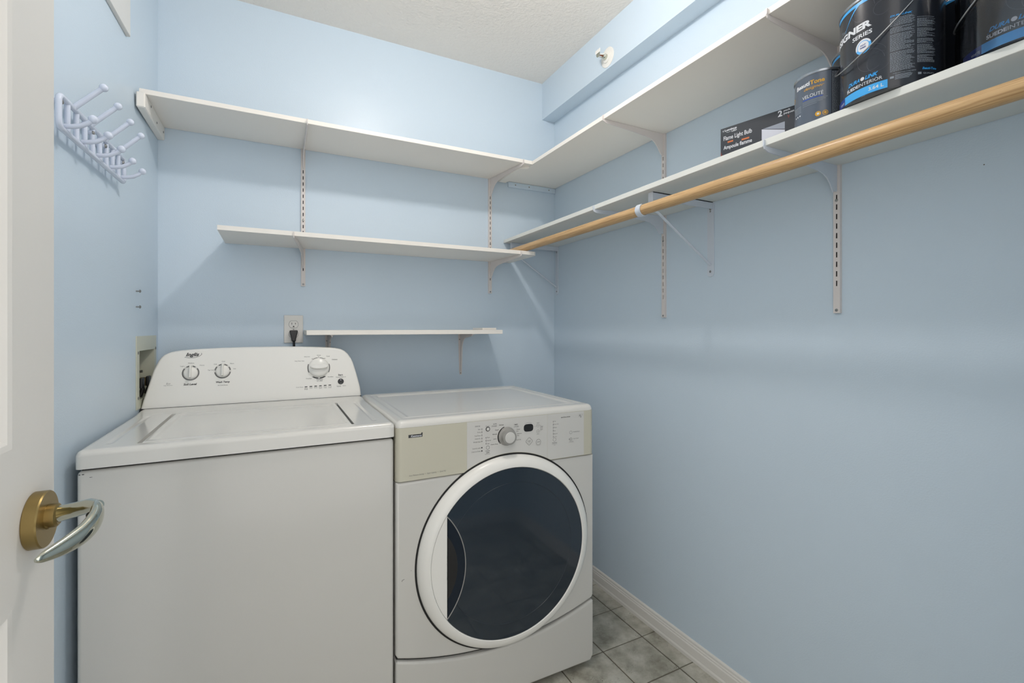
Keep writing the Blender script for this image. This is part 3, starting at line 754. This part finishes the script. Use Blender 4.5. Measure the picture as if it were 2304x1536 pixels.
knife('R', 1.340, ZT, 'white knife bracket under the top right shelf, the one above the bulb box', L=.2865)
knife('R', .717, ZT, 'white knife bracket under the top right shelf, above the small paint can', L=.2865)
knife('R', 1.340, ZCL, 'pale knife bracket under the closet shelf, beside the rod hook', mt='bracket_blue', H=.070, rot=-8, L=.3005)
knife('R', .717, ZCL, 'pale knife bracket under the closet shelf, below the small paint can', mt='bracket_blue', H=.070, L=.297)

# stamped brackets of the low shelf
for x, lab in ((.202, 'small white stamped bracket under the low shelf, left one half hidden by the washer console'), (.805, 'small white stamped bracket under the low shelf, right one above the dryer')):
    t = thing('low_shelf_bracket', lab, 'shelf bracket', (x, YB, .963))
    pl = prism([(x-.012, ZL-.001), (x+.012, ZL-.001), (x+.0065, .972), (x+.004, .964), (x-.004, .964), (x-.0065, .972)], lambda a, c, d: (a, YB-.0022+d, c), .002)
    prism([(x-.012, YB-.001), (x+.012, YB-.001), (x+.007, YB-.165), (x-.007, YB-.165)], lambda a, c, d: (a, c, ZL-.0025+d), .002, bm=pl)
    obj('plate', pl, 'bracket', t, 20)
    web = [(0, 0), (.155, 0), (.150, -.006), (.060, -.018), (.035, -.032), (.018, -.060), (.008, -.17), (0, -.19)]
    obj('web', prism(web, lambda a, c, d: (x-.0025+d, YB-.002-a, ZL-.0025+c), .005, .001, 1), 'bracket', t, 20)
    for sx, z in ((-.006, ZL-.028), (.0075, ZL-.034), (0.0, .972)): screw('screw', (x+sx, YB-.0022, z), (0, -1, 0), .0028, t)

# ------------------------------------------------------------------ closet rod and its brackets
RX, RZ, RR = 1.030, 1.5610, .0165
rod = tag(obj('closet_rod', lathe([(RR-.001, 0), (RR, .001), (RR, 2.05), (RR-.001, 2.051)], (RX, .078, RZ), (0, 1, 0), 40), 'wood'), 'long round pine closet rod hanging below the closet shelf', 'rod')
def closet_bracket(y0, label, dz=0):
    o = thing('closet_bracket', label, 'closet bracket', (XR, y0, 1.367))
    zt = ZCL-.0005; hw = .0135
    leg = prism([(y0-hw, zt), (y0+hw, zt), (y0+hw, 1.378), (y0+hw*.7, 1.369), (y0, 1.366), (y0-hw*.7, 1.369), (y0-hw, 1.378)], lambda a, c, d: (XR-.0035+d, a, c), .003, .0008, 1)
    obj('wall_plate', leg, 'bracket_blue', o, 20)
    arm = box(1.068, XR-.003, y0-hw*.75, y0+hw*.75, zt-.0025, zt)
    box(1.068, XR-.003, y0-hw*.75, y0-hw*.75+.0022, zt-.024, zt, bm=arm)
    box(1.066, 1.0685, y0-hw*.75, y0+hw*.75, zt-.046, zt, bm=arm)
    obj('arm', arm, 'bracket_blue', o, 20)
    # diagonal brace
    obj('brace', tube([(XR-.004, y0, 1.408), (1.100, y0, 1.560), (1.068, y0, zt-.050)], .0042, 8), 'bracket_blue', o)
    # hook: open band cradling the rod
    bm = bmesh.new(); hwid = .0105; ring = []
    for i in range(27):
        a = math.radians(120+215*i/26)
        for r in (RR+.0008, RR+.0036):
            for s in (-1, 1): ring.append(bm.verts.new((RX+r*math.cos(a), y0+s*hwid, RZ+r*math.sin(a))))
    for i in range(26):
        q = ring[4*i:4*i+8]
        for a_, b_, c_, d_ in ((0, 1, 5, 4), (2, 3, 7, 6), (0, 2, 6, 4), (1, 3, 7, 5)): bm.faces.new([q[a_], q[b_], q[c_], q[d_]])
    bm.faces.new([ring[0], ring[1], ring[3], ring[2]]); bm.faces.new([ring[-4], ring[-3], ring[-1], ring[-2]])
    obj('hook', bm, 'bracket_blue', o, 40)
    obj('hook_arm', tube([(RX+RR+.002, y0, RZ-.009), (1.062, y0, 1.566), (1.072, y0, 1.578)], .0035, 8), 'bracket_blue', o)
    for z in (1.385, 1.592, 1.600): screw('screw', (XR-.0035, y0, z), (-1, 0, 0), .0042 if z != 1.592 else .003, o, h=.0014)
    screw('screw', (1.25, y0, zt-.0025), (0, 0, -1), .0035, o)
closet_bracket(1.126, 'pale steel closet bracket with diagonal brace, in the middle of the right wall')
closet_bracket(2.112, 'pale steel closet bracket with a diagonal brace in the back right corner')

# ------------------------------------------------------------------ coat hook rack
def rack():
    o = thing('hook_rack', 'pale rod coat rack with round-tipped hooks, on the left wall beside the door', 'coat rack', (lw(1.47), 1.47, 1.60))
    off = .018; zt, zb = 1.668, 1.602
    ys = [1.265+.0461*k for k in range(10)]
    rr = .0058
    def arc_pts():
        P = []
        r = .014
        for (cy, cz, a0) in ((ys[0]+r, zb+r, 180), (ys[-1]-r, zb+r, 270), (ys[-1]-r, zt-r, 0), (ys[0]+r, zt-r, 90)):
            for i in range(6):
                a = math.radians(a0+90*i/5); P.append((lw(cy, off), cy+r*math.cos(a), cz+r*math.sin(a)))
        return P
    obj('frame', tube(arc_pts(), rr, 12, closed=True), 'rack', o, 60)
    for y in ys[1:-1]: obj('slat', tube([(lw(y, off-.001), y, zb), (lw(y, off-.001), y, zt)], rr*.92, 12), 'rack', o, 60)
    for k in range(4):
        y = 1.336+.0955*k; x = lw(y, off)
        b = tube([(x, y, zt), (x+.010, y, zt+.011), (x+.050, y, zt+.054)], [.0062, .0058, .0052], 12)
        h = obj('upper_hook', b, 'rack', o, 60); obj('knob', ball((x+.052, y, zt+.056), .0085), 'rack', h, 60)
    for k in range(5):
        y = 1.292+.0915*k; x = lw(y, off)
        b = tube([(x, y, zb+.010), (x+.012, y, zb+.011), (x+.026, y, zb+.015), (x+.038, y, zb+.023), (x+.045, y, zb+.030)], .0050, 12)
        h = obj('lower_hook', b, 'rack', o, 60); obj('knob', ball((x+.047, y, zb+.033), .0088), 'rack', h, 60)
    for y in (ys[0]+.012, 1.447, 1.53, ys[-1]-.012):
        z = zt-.012 if y != 1.53 else zt-.014
        obj('standoff', tube([(lw(y, .0005), y, z), (lw(y, off), y, z)], .0055, 10), 'rack', o)
        screw('screw', (lw(y, off), y, z), (1, 0, 0), .0048, o, h=.004)
rack()

# ------------------------------------------------------------------ access panel, bolts, outlet box on the left wall
def wallprism(y0, y1, z0, z1, d0, d1, bev=0):
    return prism([(y0, z0), (y1, z0), (y1, z1), (y0, z1)], lambda a, c, d: (lw(a, d1)-d, a, c), d1-d0, bev, 2)
pn = tag(obj('access_panel', wallprism(1.32, 1.770, 2.064, 2.44, .0005, .011, .003), 'white_paint'), 'flat white access panel high on the left wall, cut by the top of the frame', 'panel')
for i, z in enumerate((1.308, 1.258)):
    c = (lw(1.870), 1.870, z)
    b = lathe([(.0022, 0), (.0022, .009), (.0048, .009), (.0050, .011), (.003, .013), (0, .013)], c, (1, 0, 0), 14)
    tag(obj('wall_screw', b, 'metal'), ('upper' if i == 0 else 'lower')+' bare screw sticking out of the left wall above the water outlet box', 'screw')
def outlet_box():
    o = thing('washer_outlet_box', 'beige recessed water outlet box with brass valves, left of the washer console', 'outlet box', (lw(1.98), 1.98, .93))
    y0, y1, z0, z1 = 1.866, 2.105, .928, 1.164; t = .003
    b = bmesh.new()
    for (ya, yb, za, zb) in ((y0, BY0+.002, z0, z1), (BY1-.002, y1, z0, z1), (BY0+.002, BY1-.002, BZ1-.002, z1), (BY0+.002, BY1-.002, z0, BZ0+.002)):
        merge(b, wallprism(ya, yb, za, zb, .0003, t))
    obj('face_frame', b, 'olive', o, 20)
    b = bmesh.new(); e = .0015; dx = .095; X = lambda y: lw(y, .0005)
    ya, yb, za, zb = BY0+e, BY1-e, BZ0+e, BZ1-e
    V = [(X(ya), ya, za), (X(yb), yb, za), (X(yb), yb, zb), (X(ya), ya, zb), (X(ya)-dx, ya, za), (X(yb)-dx, yb, za), (X(yb)-dx, yb, zb), (X(ya)-dx, ya, zb)]
    b = poly_bm(V, [(0, 1, 5, 4), (1, 2, 6, 5), (2, 3, 7, 6), (3, 0, 4, 7), (4, 5, 6, 7)])
    obj('recess', b, 'olive', o, 20)
    obj('inner_plate', box(lw(2.0)-.085, lw(2.0)-.060, ya+.004, yb-.004, 1.030, 1.033), 'olive', o)
    for y in (1.95, 2.03):
        v = obj('valve', lathe([(.012, 0), (.012, .02), (.016, .022), (.016, .048), (.013, .05), (.013, .066), (.0155, .068), (.0155, .084), (.010, .086)], (lw(y)-.093, y, 1.004), (1, 0, 0), 20), 'brass2', o, 30)
        obj('valve_handle', tube([(lw(y)-.055, y, 1.016), (lw(y)-.055, y, 1.036), (lw(y)-.020, y, 1.040)], .0045, 8), 'metal', v)
        obj('hose_clamp', box(lw(y)-.008, lw(y)+.001, y-.017, y+.017, .990, 1.024, .003), 'black', v)
        obj('hose', tube([(lw(y)-.014, y, 1.004), (lw(y)-.004, y, 1.000), (lw(y)-.002, y+.003, .985), (lw(y)-.010, y+.004, .962)], .007, 12), 'black', v)
    for y, z in ((1.880, 1.110), (2.094, 1.118), (1.880, .965), (2.094, .95)): screw('screw', (lw(y, t), y, z), (1, 0, 0), .005, o, h=.002)
outlet_box()

# ------------------------------------------------------------------ electrical outlet and plug
def outlet():
    o = thing('wall_outlet', 'pale double wall outlet above the washer console with one black plug in it', 'outlet', (.0675, YB, 1.128))
    x0, x1, z0, z1 = .0318, .1040, 1.1285, 1.2435; xc = (x0+x1)/2
    obj('cover_plate', box(x0, x1, YB-.006, YB-.0003, z0, z1, .0028, 2), 'white_paint', o)
    for zc in (1.2055, 1.1655):
        pts = []
        for i in range(32):
            t = 2*math.pi*i/32; x = .0172*math.cos(t); z = max(-.0142, min(.0142, .0172*math.sin(t))); pts.append((xc+x, zc+z))
        obj('receptacle_seam', prism([(xc+(a-xc)*1.06, zc+(b_-zc)*1.07) for a, b_ in pts], lambda a, c, d: (a, YB-.0062+d, c), .001), 'ink2', o)
        r = obj('receptacle', prism(pts, lambda a, c, d: (a, YB-.0070+d, c), .002, .0004, 1), 'white_paint', o)
        b = box(xc-.0074, xc-.0056, YB-.0074, YB-.0069, zc-.001, zc+.0075); box(xc+.0056, xc+.0074, YB-.0074, YB-.0069, zc, zc+.0065, bm=b)
        box(xc-.0024, xc+.0024, YB-.0074, YB-.0069, zc-.0112, zc-.0065, bm=b)
        obj('slots', b, 'dark', r)
    screw('screw', (xc, YB-.006, 1.1855), (0, -1, 0), .0028, o)
    p = thing('power_plug', 'black power plug and cord hanging from the lower socket of the wall outlet', 'plug', (xc-.001, YB-.008, 1.165))
    pts = [(xc-.0150, 1.1790), (xc-.0120, 1.1815), (xc+.0120, 1.1815), (xc+.0150, 1.1790), (xc+.0140, 1.168), (xc+.0095, 1.150), (xc+.0075, 1.136), (xc-.0075, 1.136), (xc-.0095, 1.150), (xc-.0140, 1.168)]
    obj('plug_body', prism(pts, lambda a, c, d: (a, YB-.0300+d, c), .0225, .004, 2), 'black', p)
    obj('cord', tube([(xc, YB-.020, 1.140), (xc+.001, YB-.020, 1.115), (xc+.001, YB-.022, 1.05), (xc+.002, YB-.025, .95)], .0048, 10), 'black', p)
outlet()

# ------------------------------------------------------------------ sprinkler in the soffit
def sprinkler():
    c = Vector((1.266, 1.592, 2.345)); n = Vector((-1, 0, 0))
    o = thing('fire_sprinkler', 'small chrome and white fire sprinkler head in the blue soffit', 'sprinkler', tuple(c))
    obj('escutcheon', lathe([(.041, 0), (.041, .002), (.036, .004), (.024, .0045), (.023, .009), (.016, .010), (0, .010)], c, n, 48), 'plastic', o, 30)
    obj('body', lathe([(.011, .006), (.011, .020), (.008, .022), (.006, .026), (0, .026)], c, n, 24), 'chrome', o, 30)
    for s in (-1, 1): obj('frame_arm', tube([c+n*.018+Vector((0, s*.010, 0)), c+n*.030+Vector((0, s*.014, 0)), c+n*.042+Vector((0, s*.006, 0)), c+n*.047], .0024, 8), 'plastic', o)
    obj('heat_bulb', tube([c+n*.024, c+n*.044], .0030, 10), 'copper', o)
    obj('deflector', box(c.x-.054, c.x-.0515, c.y-.016, c.y+.016, c.z+.004, c.z+.020, .001, 1), 'plastic', o)
    obj('deflector_cap', lathe([(.006, .045), (.012, .050), (.012, .0515), (0, .0515)], c, n, 20), 'chrome', o)
sprinkler()

# ------------------------------------------------------------------ paint cans
def can(label, cx, cy, R, H, base='can', rot=0, kind='big', bail=None, parts=True):
    z0 = ZCL+.0163
    o = thing('paint_can', label, 'paint can', (cx, cy, z0), 'paint cans on the closet shelf')
    ch = .0025
    obj('can_body', lathe([(R-.004, .0), (R, .0005), (R, ch), (R-.0014, ch+.001), (R-.0014, H-.006), (R-.0014, H-.005)], (cx, cy, z0), (0, 0, 1), 96), base, o, 25)
    obj('rim', lathe([(R-.0014, H-.006), (R+.0002, H-.005), (R+.0004, H-.001), (R-.001, H), (R-.006, H-.0005), (R-.008, H-.004), (R-.018, H-.005), (0, H-.005)], (cx, cy, z0), (0, 0, 1), 96), 'canrim', o, 25)
    n = Vector((-cx, -cy)).normalized(); t = Vector((-n.y, n.x)); 
    if t.y > 0: t = -t
    Rl = R-.0014
    def place(eps):
        def f(x, z):
            a = math.radians(rot)+x/Rl; r = Rl+eps
            return (cx+r*(n.x*math.cos(a)+t.x*math.sin(a)), cy+r*(n.y*math.cos(a)+t.y*math.sin(a)), z0+z)
        return f
    D = lambda deg: math.radians(deg)*Rl
    if kind == 'big' and parts:
        wh = Print(place(.0004)); cy_ = Print(place(.0004)); cb = Print(place(.0003)); nv = Print(place(.0003)); gr = Print(place(.0004)); sw = Print(place(.0002)); bd = Print(place(.0006))
        wh.text('DESIGNER', D(-97), .1335, D(-19), .1475, bold=.05); wh.text('SERIES', D(-44.5), .1195, D(-18.6), .1275, bold=.02)
        gr.text('Tint', D(-68), .150, D(-57), .158, bold=0, shear=.4)
        # badge
        cx0, cz0 = D(-29.5), .1005
        cb.ring(cx0, cz0, 0.0001, .0142, n=30); wh.ring(cx0, cz0, .0001, .0100, n=24)
        bd.ctext('PAINT', cx0, cz0+.0025, .0100, .0030, bold=.02); bd.ctext('PRIMER', cx0, cz0-.0022, .0110, .0030, bold=.02)
        wh.ring(cx0, cz0, .0112, .0142, 20, 200, 16)
        # swirls
        for (sx, sz, r, a, b) in ((-20, .072, .024, 20, 300), (-12, .060, .018, 60, 330), (-30, .172, .020, 0, 280), (-8, .160, .013, 30, 330), (-26, .060, .030, 10, 120)):
            sw.ring(D(sx), sz, r, r+.0007, a, b, 30)
        cy_.text('DURA', D(-51.6), .0338, D(-34), .0410, bold=.035, shear=.35); wh.disc(D(-30.5), .0376, .0036, 18); cy_.text('LINK', D(-27.5), .0338, D(-12), .0410, bold=.035, shear=.35)
        cy_.line([(D(-53), .0318), (D(-14), .0318)], .0008)
        wh.text('SUEDE', D(-54.2), .0238, D(-36), .0300, bold=.03); wh.text('INTERIOR', D(-35.4), .0238, D(-7.8), .0300, bold=0)
        cb.rect(D(-59.3), .0045, D(-2.4), .0200, 26); nv.rect(D(-88), .0045, D(-59.4), .0200, 14)
        wh.text('3.64 L', D(-23), .0090, D(-6.4), .0158, bold=.02); wh.text('WHITE', D(-72), .0080, D(-61), .0125, bold=.0)
        # text columns: illegible fine print as rules
        rnd = random.Random(3)
        z = .1300
        cy_.text('DURALINK', D(0), .1335, D(23), .1370, bold=.03, shear=.3)
        while z > .030:
            if rnd.random() < .10: z -= .0016; continue
            x = D(0); xe = D(26)*(rnd.uniform(.78, 1) if rnd.random() < .8 else rnd.uniform(.4, .7))
            while x < xe:
                w2 = rnd.uniform(.0016, .005); gr.rect(x, z, min(x+w2, xe), z+.00075, 1); x += w2+.0006
            z -= .0016
        z = .1240
        while z > .040:
            if rnd.random() < .12: z -= .0016; continue
            x = D(28); xe = D(28)+D(24)*(rnd.uniform(.78, 1) if rnd.random() < .8 else rnd.uniform(.4, .7))
            while x < xe:
                w2 = rnd.uniform(.0016, .005); gr.rect(x, z, min(x+w2, xe), z+.00075, 1); x += w2+.0006
            z -= .0016
        gr.text('HOME HARDWARE STORES LIMITED', D(3), .0262, D(27), .0278, bold=.02)
        for k in range(6): gr.rect(D(5), .0235-.0016*k, D(5)+D(18)*rnd.uniform(.8, 1), .0242-.0016*k, 4)
        for q in (0, 29): 
            gr.rect(D(q), .0185, D(q+4), .0225, 2)
        cy_.text('Beauti-Tone', D(34), .0270, D(53), .0315, bold=.03, shear=.3); gr.text('QUALITY', D(35), .0185, D(50), .0215, bold=.02)
        # blue line under the rim and its branching sweep
        cb.rect(D(-95), H-.0135, D(10), H-.0075, 60)
        k_ = 20
        for i in range(k_):
            u0, u1 = i/k_, (i+1)/k_
            za = H-.0080-.040*(1-u0)**1.6; zb2 = H-.0080-.040*(1-u1)**1.6
            a0 = -58+30*u0; a1 = -58+30*u1; wd = .0006+.0022*u0; wd2 = .0006+.0022*u1
            cb.poly([(D(a0), za-wd), (D(a1), zb2-wd2), (D(a1), zb2+wd2), (D(a0), za+wd)])
        sw.build('swirl_print', 'swirl', o); cb.build('cyan_band', 'cyan', o); nv.build('navy_band', 'navy', o); gr.build('fine_print', 'pgrey', o); cy_.build('cyan_lettering', 'cyan_text', o); wh.build('white_lettering', 'pwhite', o); bd.build('badge_lettering', 'navy', o)
    elif kind == 'back':
        cb = Print(place(.0003)); cb.rect(D(-100), H-.0135, D(60), H-.0075, 60); cb.build('cyan_band', 'cyan', o)
        wh = Print(place(.0004)); wh.text('Beautitone', D(-20), .125, D(48), .150, bold=.01); wh.build('white_lettering', 'swirl', o)
    elif kind == 'small':
        wh = Print(place(.0004)); gd = Print(place(.0004)); gr = Print(place(.0004)); bl = Print(place(.0004)); dk = Print(place(.00025))
        wh.text('Beauti', D(-61.5), .0935, D(-24), .1030, bold=.03); gd.text('Tone', D(-23), .0935, D(8), .1030, bold=.03)
        gd.text('designer', D(-38), .0820, D(7), .0905, bold=0, shear=.5)
        wh.text('VELOUTÉ', D(-42.4), .0660, D(5), .0755, bold=.0)
        bl.rect(D(-41), .0625, D(4), .0640, 6)
        for z, a in ((.0590, 14), (.0560, 10), (.0530, 4), (.0495, -8)): gr.rect(D(-42), z, D(a), z+.0008, 8)
        for k in range(5): gr.rect(D(-72), .054-.0032*k, D(-46), .0550-.0032*k, 5)
        for k in range(3): wh.disc(D(-66+8*k), .034, .0018, 12)
        gd.ring(D(-6), .0245, .0026, .0056, n=24); wh.disc(D(-6), .0245, .0024, 16); gd.ring(D(9), .0245, .0042, .0054, n=24); gd.disc(D(9), .0245, .0030, 6)
        gd.ring(D(-78), .078, .004, .0055, n=20)
        dk.rect(D(21.9), .003, D(80), .118, 12)
        rnd = random.Random(5); z = .112
        while z > .008:
            x = D(23); xe = D(23)+D(34)*rnd.uniform(.7, 1)
            while x < xe:
                w2 = rnd.uniform(.0016, .005); gr.rect(x, z, min(x+w2, xe), z+.0007, 1); x += w2+.0006
            z -= .00165
        dk.build('back_label', 'can', o); gr.build('fine_print', 'pgrey', o); wh.build('white_lettering', 'pwhite', o); gd.build('gold_lettering', 'gold', o); bl.build('blue_line', 'blueline', o)
    if bail:
        ear, L = bail; ze = z0+.176; P = []
        for i in range(33):
            th = math.pi*i/32; a = math.radians(ear)-th
            r = .0880+.003*math.sin(th)
            P.append((cx+r*(n.x*math.cos(a)+t.x*math.sin(a)), cy+r*(n.y*math.cos(a)+t.y*math.sin(a)), ze-L*math.sin(th)))
        obj('handle_wire', tube(P, .0013, 8), 'steelwire', o)
        for s in (0, math.pi):
            a = math.radians(ear)-s; d = Vector((n.x*math.cos(a)+t.x*math.sin(a), n.y*math.cos(a)+t.y*math.sin(a), 0))
            obj('handle_ear', lathe([(.010, 0), (.009, .003), (.005, .005), (0, .005)], Vector((cx, cy, ze))+d*(R-.002), d, 20), 'canrim', o)
    return o, place
can('large black paint can lettered SERIES and 3.64 L, standing in front', 1.106, .4947, .084, .199, bail=(35, .104))
c2, pl2 = can('large black paint can in clear plastic film at the right edge of the frame', 1.120, .3035, .084, .199, rot=19.5, bail=(15, .096))
can('black paint can standing behind, in the gap between the two large front cans', 1.257, .412, .084, .199, kind='back')
can('black paint can with blue rim behind the small grey can', 1.2545, .5905, .084, .199, kind='back')
can('small grey paint can lettered VELOUTÉ in white, beside the bulb box', 1.117, .6345, .0530, .122, base='can_grey', kind='small')
# crinkled clear film around the second can
def film():
    b = bmesh.new(); n = 90; lv = 12; rings = []
    z0 = ZCL+.0175; rnd = random.Random(11)
    for j in range(lv+1):
        h = j/lv; r_ = []
        for k in range(n):
            a = 2*math.pi*k/n
            e = .0036+.0014*math.sin(7*a+3*h)+.0009*math.sin(17*a-5*h)*(.4+h)+.0008*rnd.random()
            r = .084+e
            r_.append(b.verts.new((1.120+r*math.cos(a), .3035+r*math.sin(a), z0+.205*h)))
        rings.append(r_)
    for A, B in zip(rings, rings[1:]):
        for k in range(n): b.faces.new([A[k], A[(k+1) % n], B[(k+1) % n], B[k]])
    obj('plastic_film', b, 'wrap', c2, 80)
film()

# ------------------------------------------------------------------ bulb box
def bulb_box():
    P0 = Vector((1.200, .972)); d = Vector((.046, -.193)).normalized(); n = Vector((-d.y, d.x))
    if n.x < 0: n = -n
    z0 = ZCL+.0163; z1 = 1.7900; L = .258; T = .050
    o = thing('light_bulb_box', 'dark carton lettered Flame Light Bulb, 2 pack, on the closet shelf', 'box', (1.23, .85, z0))
    def F(s, dd, z): v = P0+d*s+n*dd; return (v.x, v.y, z)
    b = poly_bm([F(s, q, z) for z in (z0, z1) for s, q in ((0, 0), (L, 0), (L, T), (0, T))], [(0, 1, 5, 4), (1, 2, 6, 5), (2, 3, 7, 6), (3, 0, 4, 7), (4, 5, 6, 7), (0, 3, 2, 1)])
    obj('carton', b, 'box', o, 0)
    pl = lambda e: (lambda s, z: F(s, -e, z))
    wh = Print(pl(.0004)); og = Print(pl(.0004)); rd = Print(pl(.0003)); lv = Print(pl(.0004)); lv2 = Print(pl(.0005)); wl = Print(pl(.0007))
    wh.text('Luminus', .0125, 1.7785, .0480, 1.7845, bold=.04); wh.ring(.0090, 1.7810, .0012, .0024, 60, 300, 14)
    wh.text('LED', .0330, 1.7722, .0480, 1.7772, bold=.03); wh.line([(.017, 1.7762), (.022, 1.7742), (.030, 1.7752)], .0008)
    wh.text('Flame Light Bulb', .0090, 1.7480, .0911, 1.7645, bold=.015); wh.text('Ampoule flamme', .0090, 1.7215, .0911, 1.7365, bold=.02)
    wh.text('2', .1600, 1.7715, .1712, 1.7880, bold=.03); wh.text('pack', .1745, 1.7805, .1915, 1.7870, bold=.02); wh.text('paquet', .1745, 1.7725, .2010, 1.7790, bold=.02)
    og.rect(.0210, 1.7425, .0375, 1.7472); og.rect(.0620, 1.7375, .0835, 1.7422)
    wl.text('effect', .0225, 1.7432, .0360, 1.7466, bold=.02); wl.text('effet de', .0640, 1.7382, .0815, 1.7416, bold=.02)
    rd.poly([(0.0005, 1.702), (.014, 1.700), (.004, 1.712), (.0005, 1.722)])
    rd.poly([(.183, 1.770), (.190, 1.768), (.187, 1.760)])
    # die-cut window with the pale insert behind it
    lv.poly([(.1177, 1.660), (.1775, 1.660), (.1775, 1.7320), (.1177, 1.7515)])
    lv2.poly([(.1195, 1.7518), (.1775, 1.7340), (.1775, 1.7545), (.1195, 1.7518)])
    for q, m, nm in ((rd, 'red', 'flame_print'), (lv, 'lav', 'window_insert'), (lv2, 'lav2', 'window_shade'), (og, 'orange', 'orange_label'), (wh, 'pwhite', 'white_lettering'), (wl, 'orange', 'label_lettering')):
        q.build(nm, m, o)
bulb_box()

# ------------------------------------------------------------------ ceiling lamp (above the frame)
def lamp():
    x, y, z = LAMP_POS
    o = thing('ceiling_lamp', 'bare-bulb ceiling lamp with a round white base, above the machines', 'lamp', (x, y, ZC))
    obj('base_plate', lathe([(.06, 0), (.06, .010), (.045, .022), (.022, .026), (.020, .045), (.0, .045)], (x, y, ZC-.0005), (0, 0, -1), 40), 'plastic', o, 30)
    obj('bulb', ball((x, y, z), .041, seg=32), 'bulb', o, 180)
lamp()

# a few small marks on the walls
for nm, pos, ax, r, lab in (('wall_plug_hole', (XR-.0002, .43, 1.537), (-1, 0, 0), .0013, 'small filled nail hole high on the right wall'),):
    tag(obj(nm, lathe([(r, 0), (r, .0005), (0, .0005)], pos, ax, 12), 'ink2'), lab, 'hole')

# look-alikes share a group
for base, grp in (('shelf_board', 'white shelf boards'), ('shelf_bracket', 'knife brackets under the shelves'), ('shelf_track', 'slotted wall tracks'), ('low_shelf_bracket', 'stamped brackets of the low shelf'), ('closet_bracket', 'closet brackets on the right wall'), ('wall_screw', 'bare screws in the left wall')):
    for o in COL.objects:
        if o.parent is None and o.name.split('.')[0] == base: o['group'] = grp
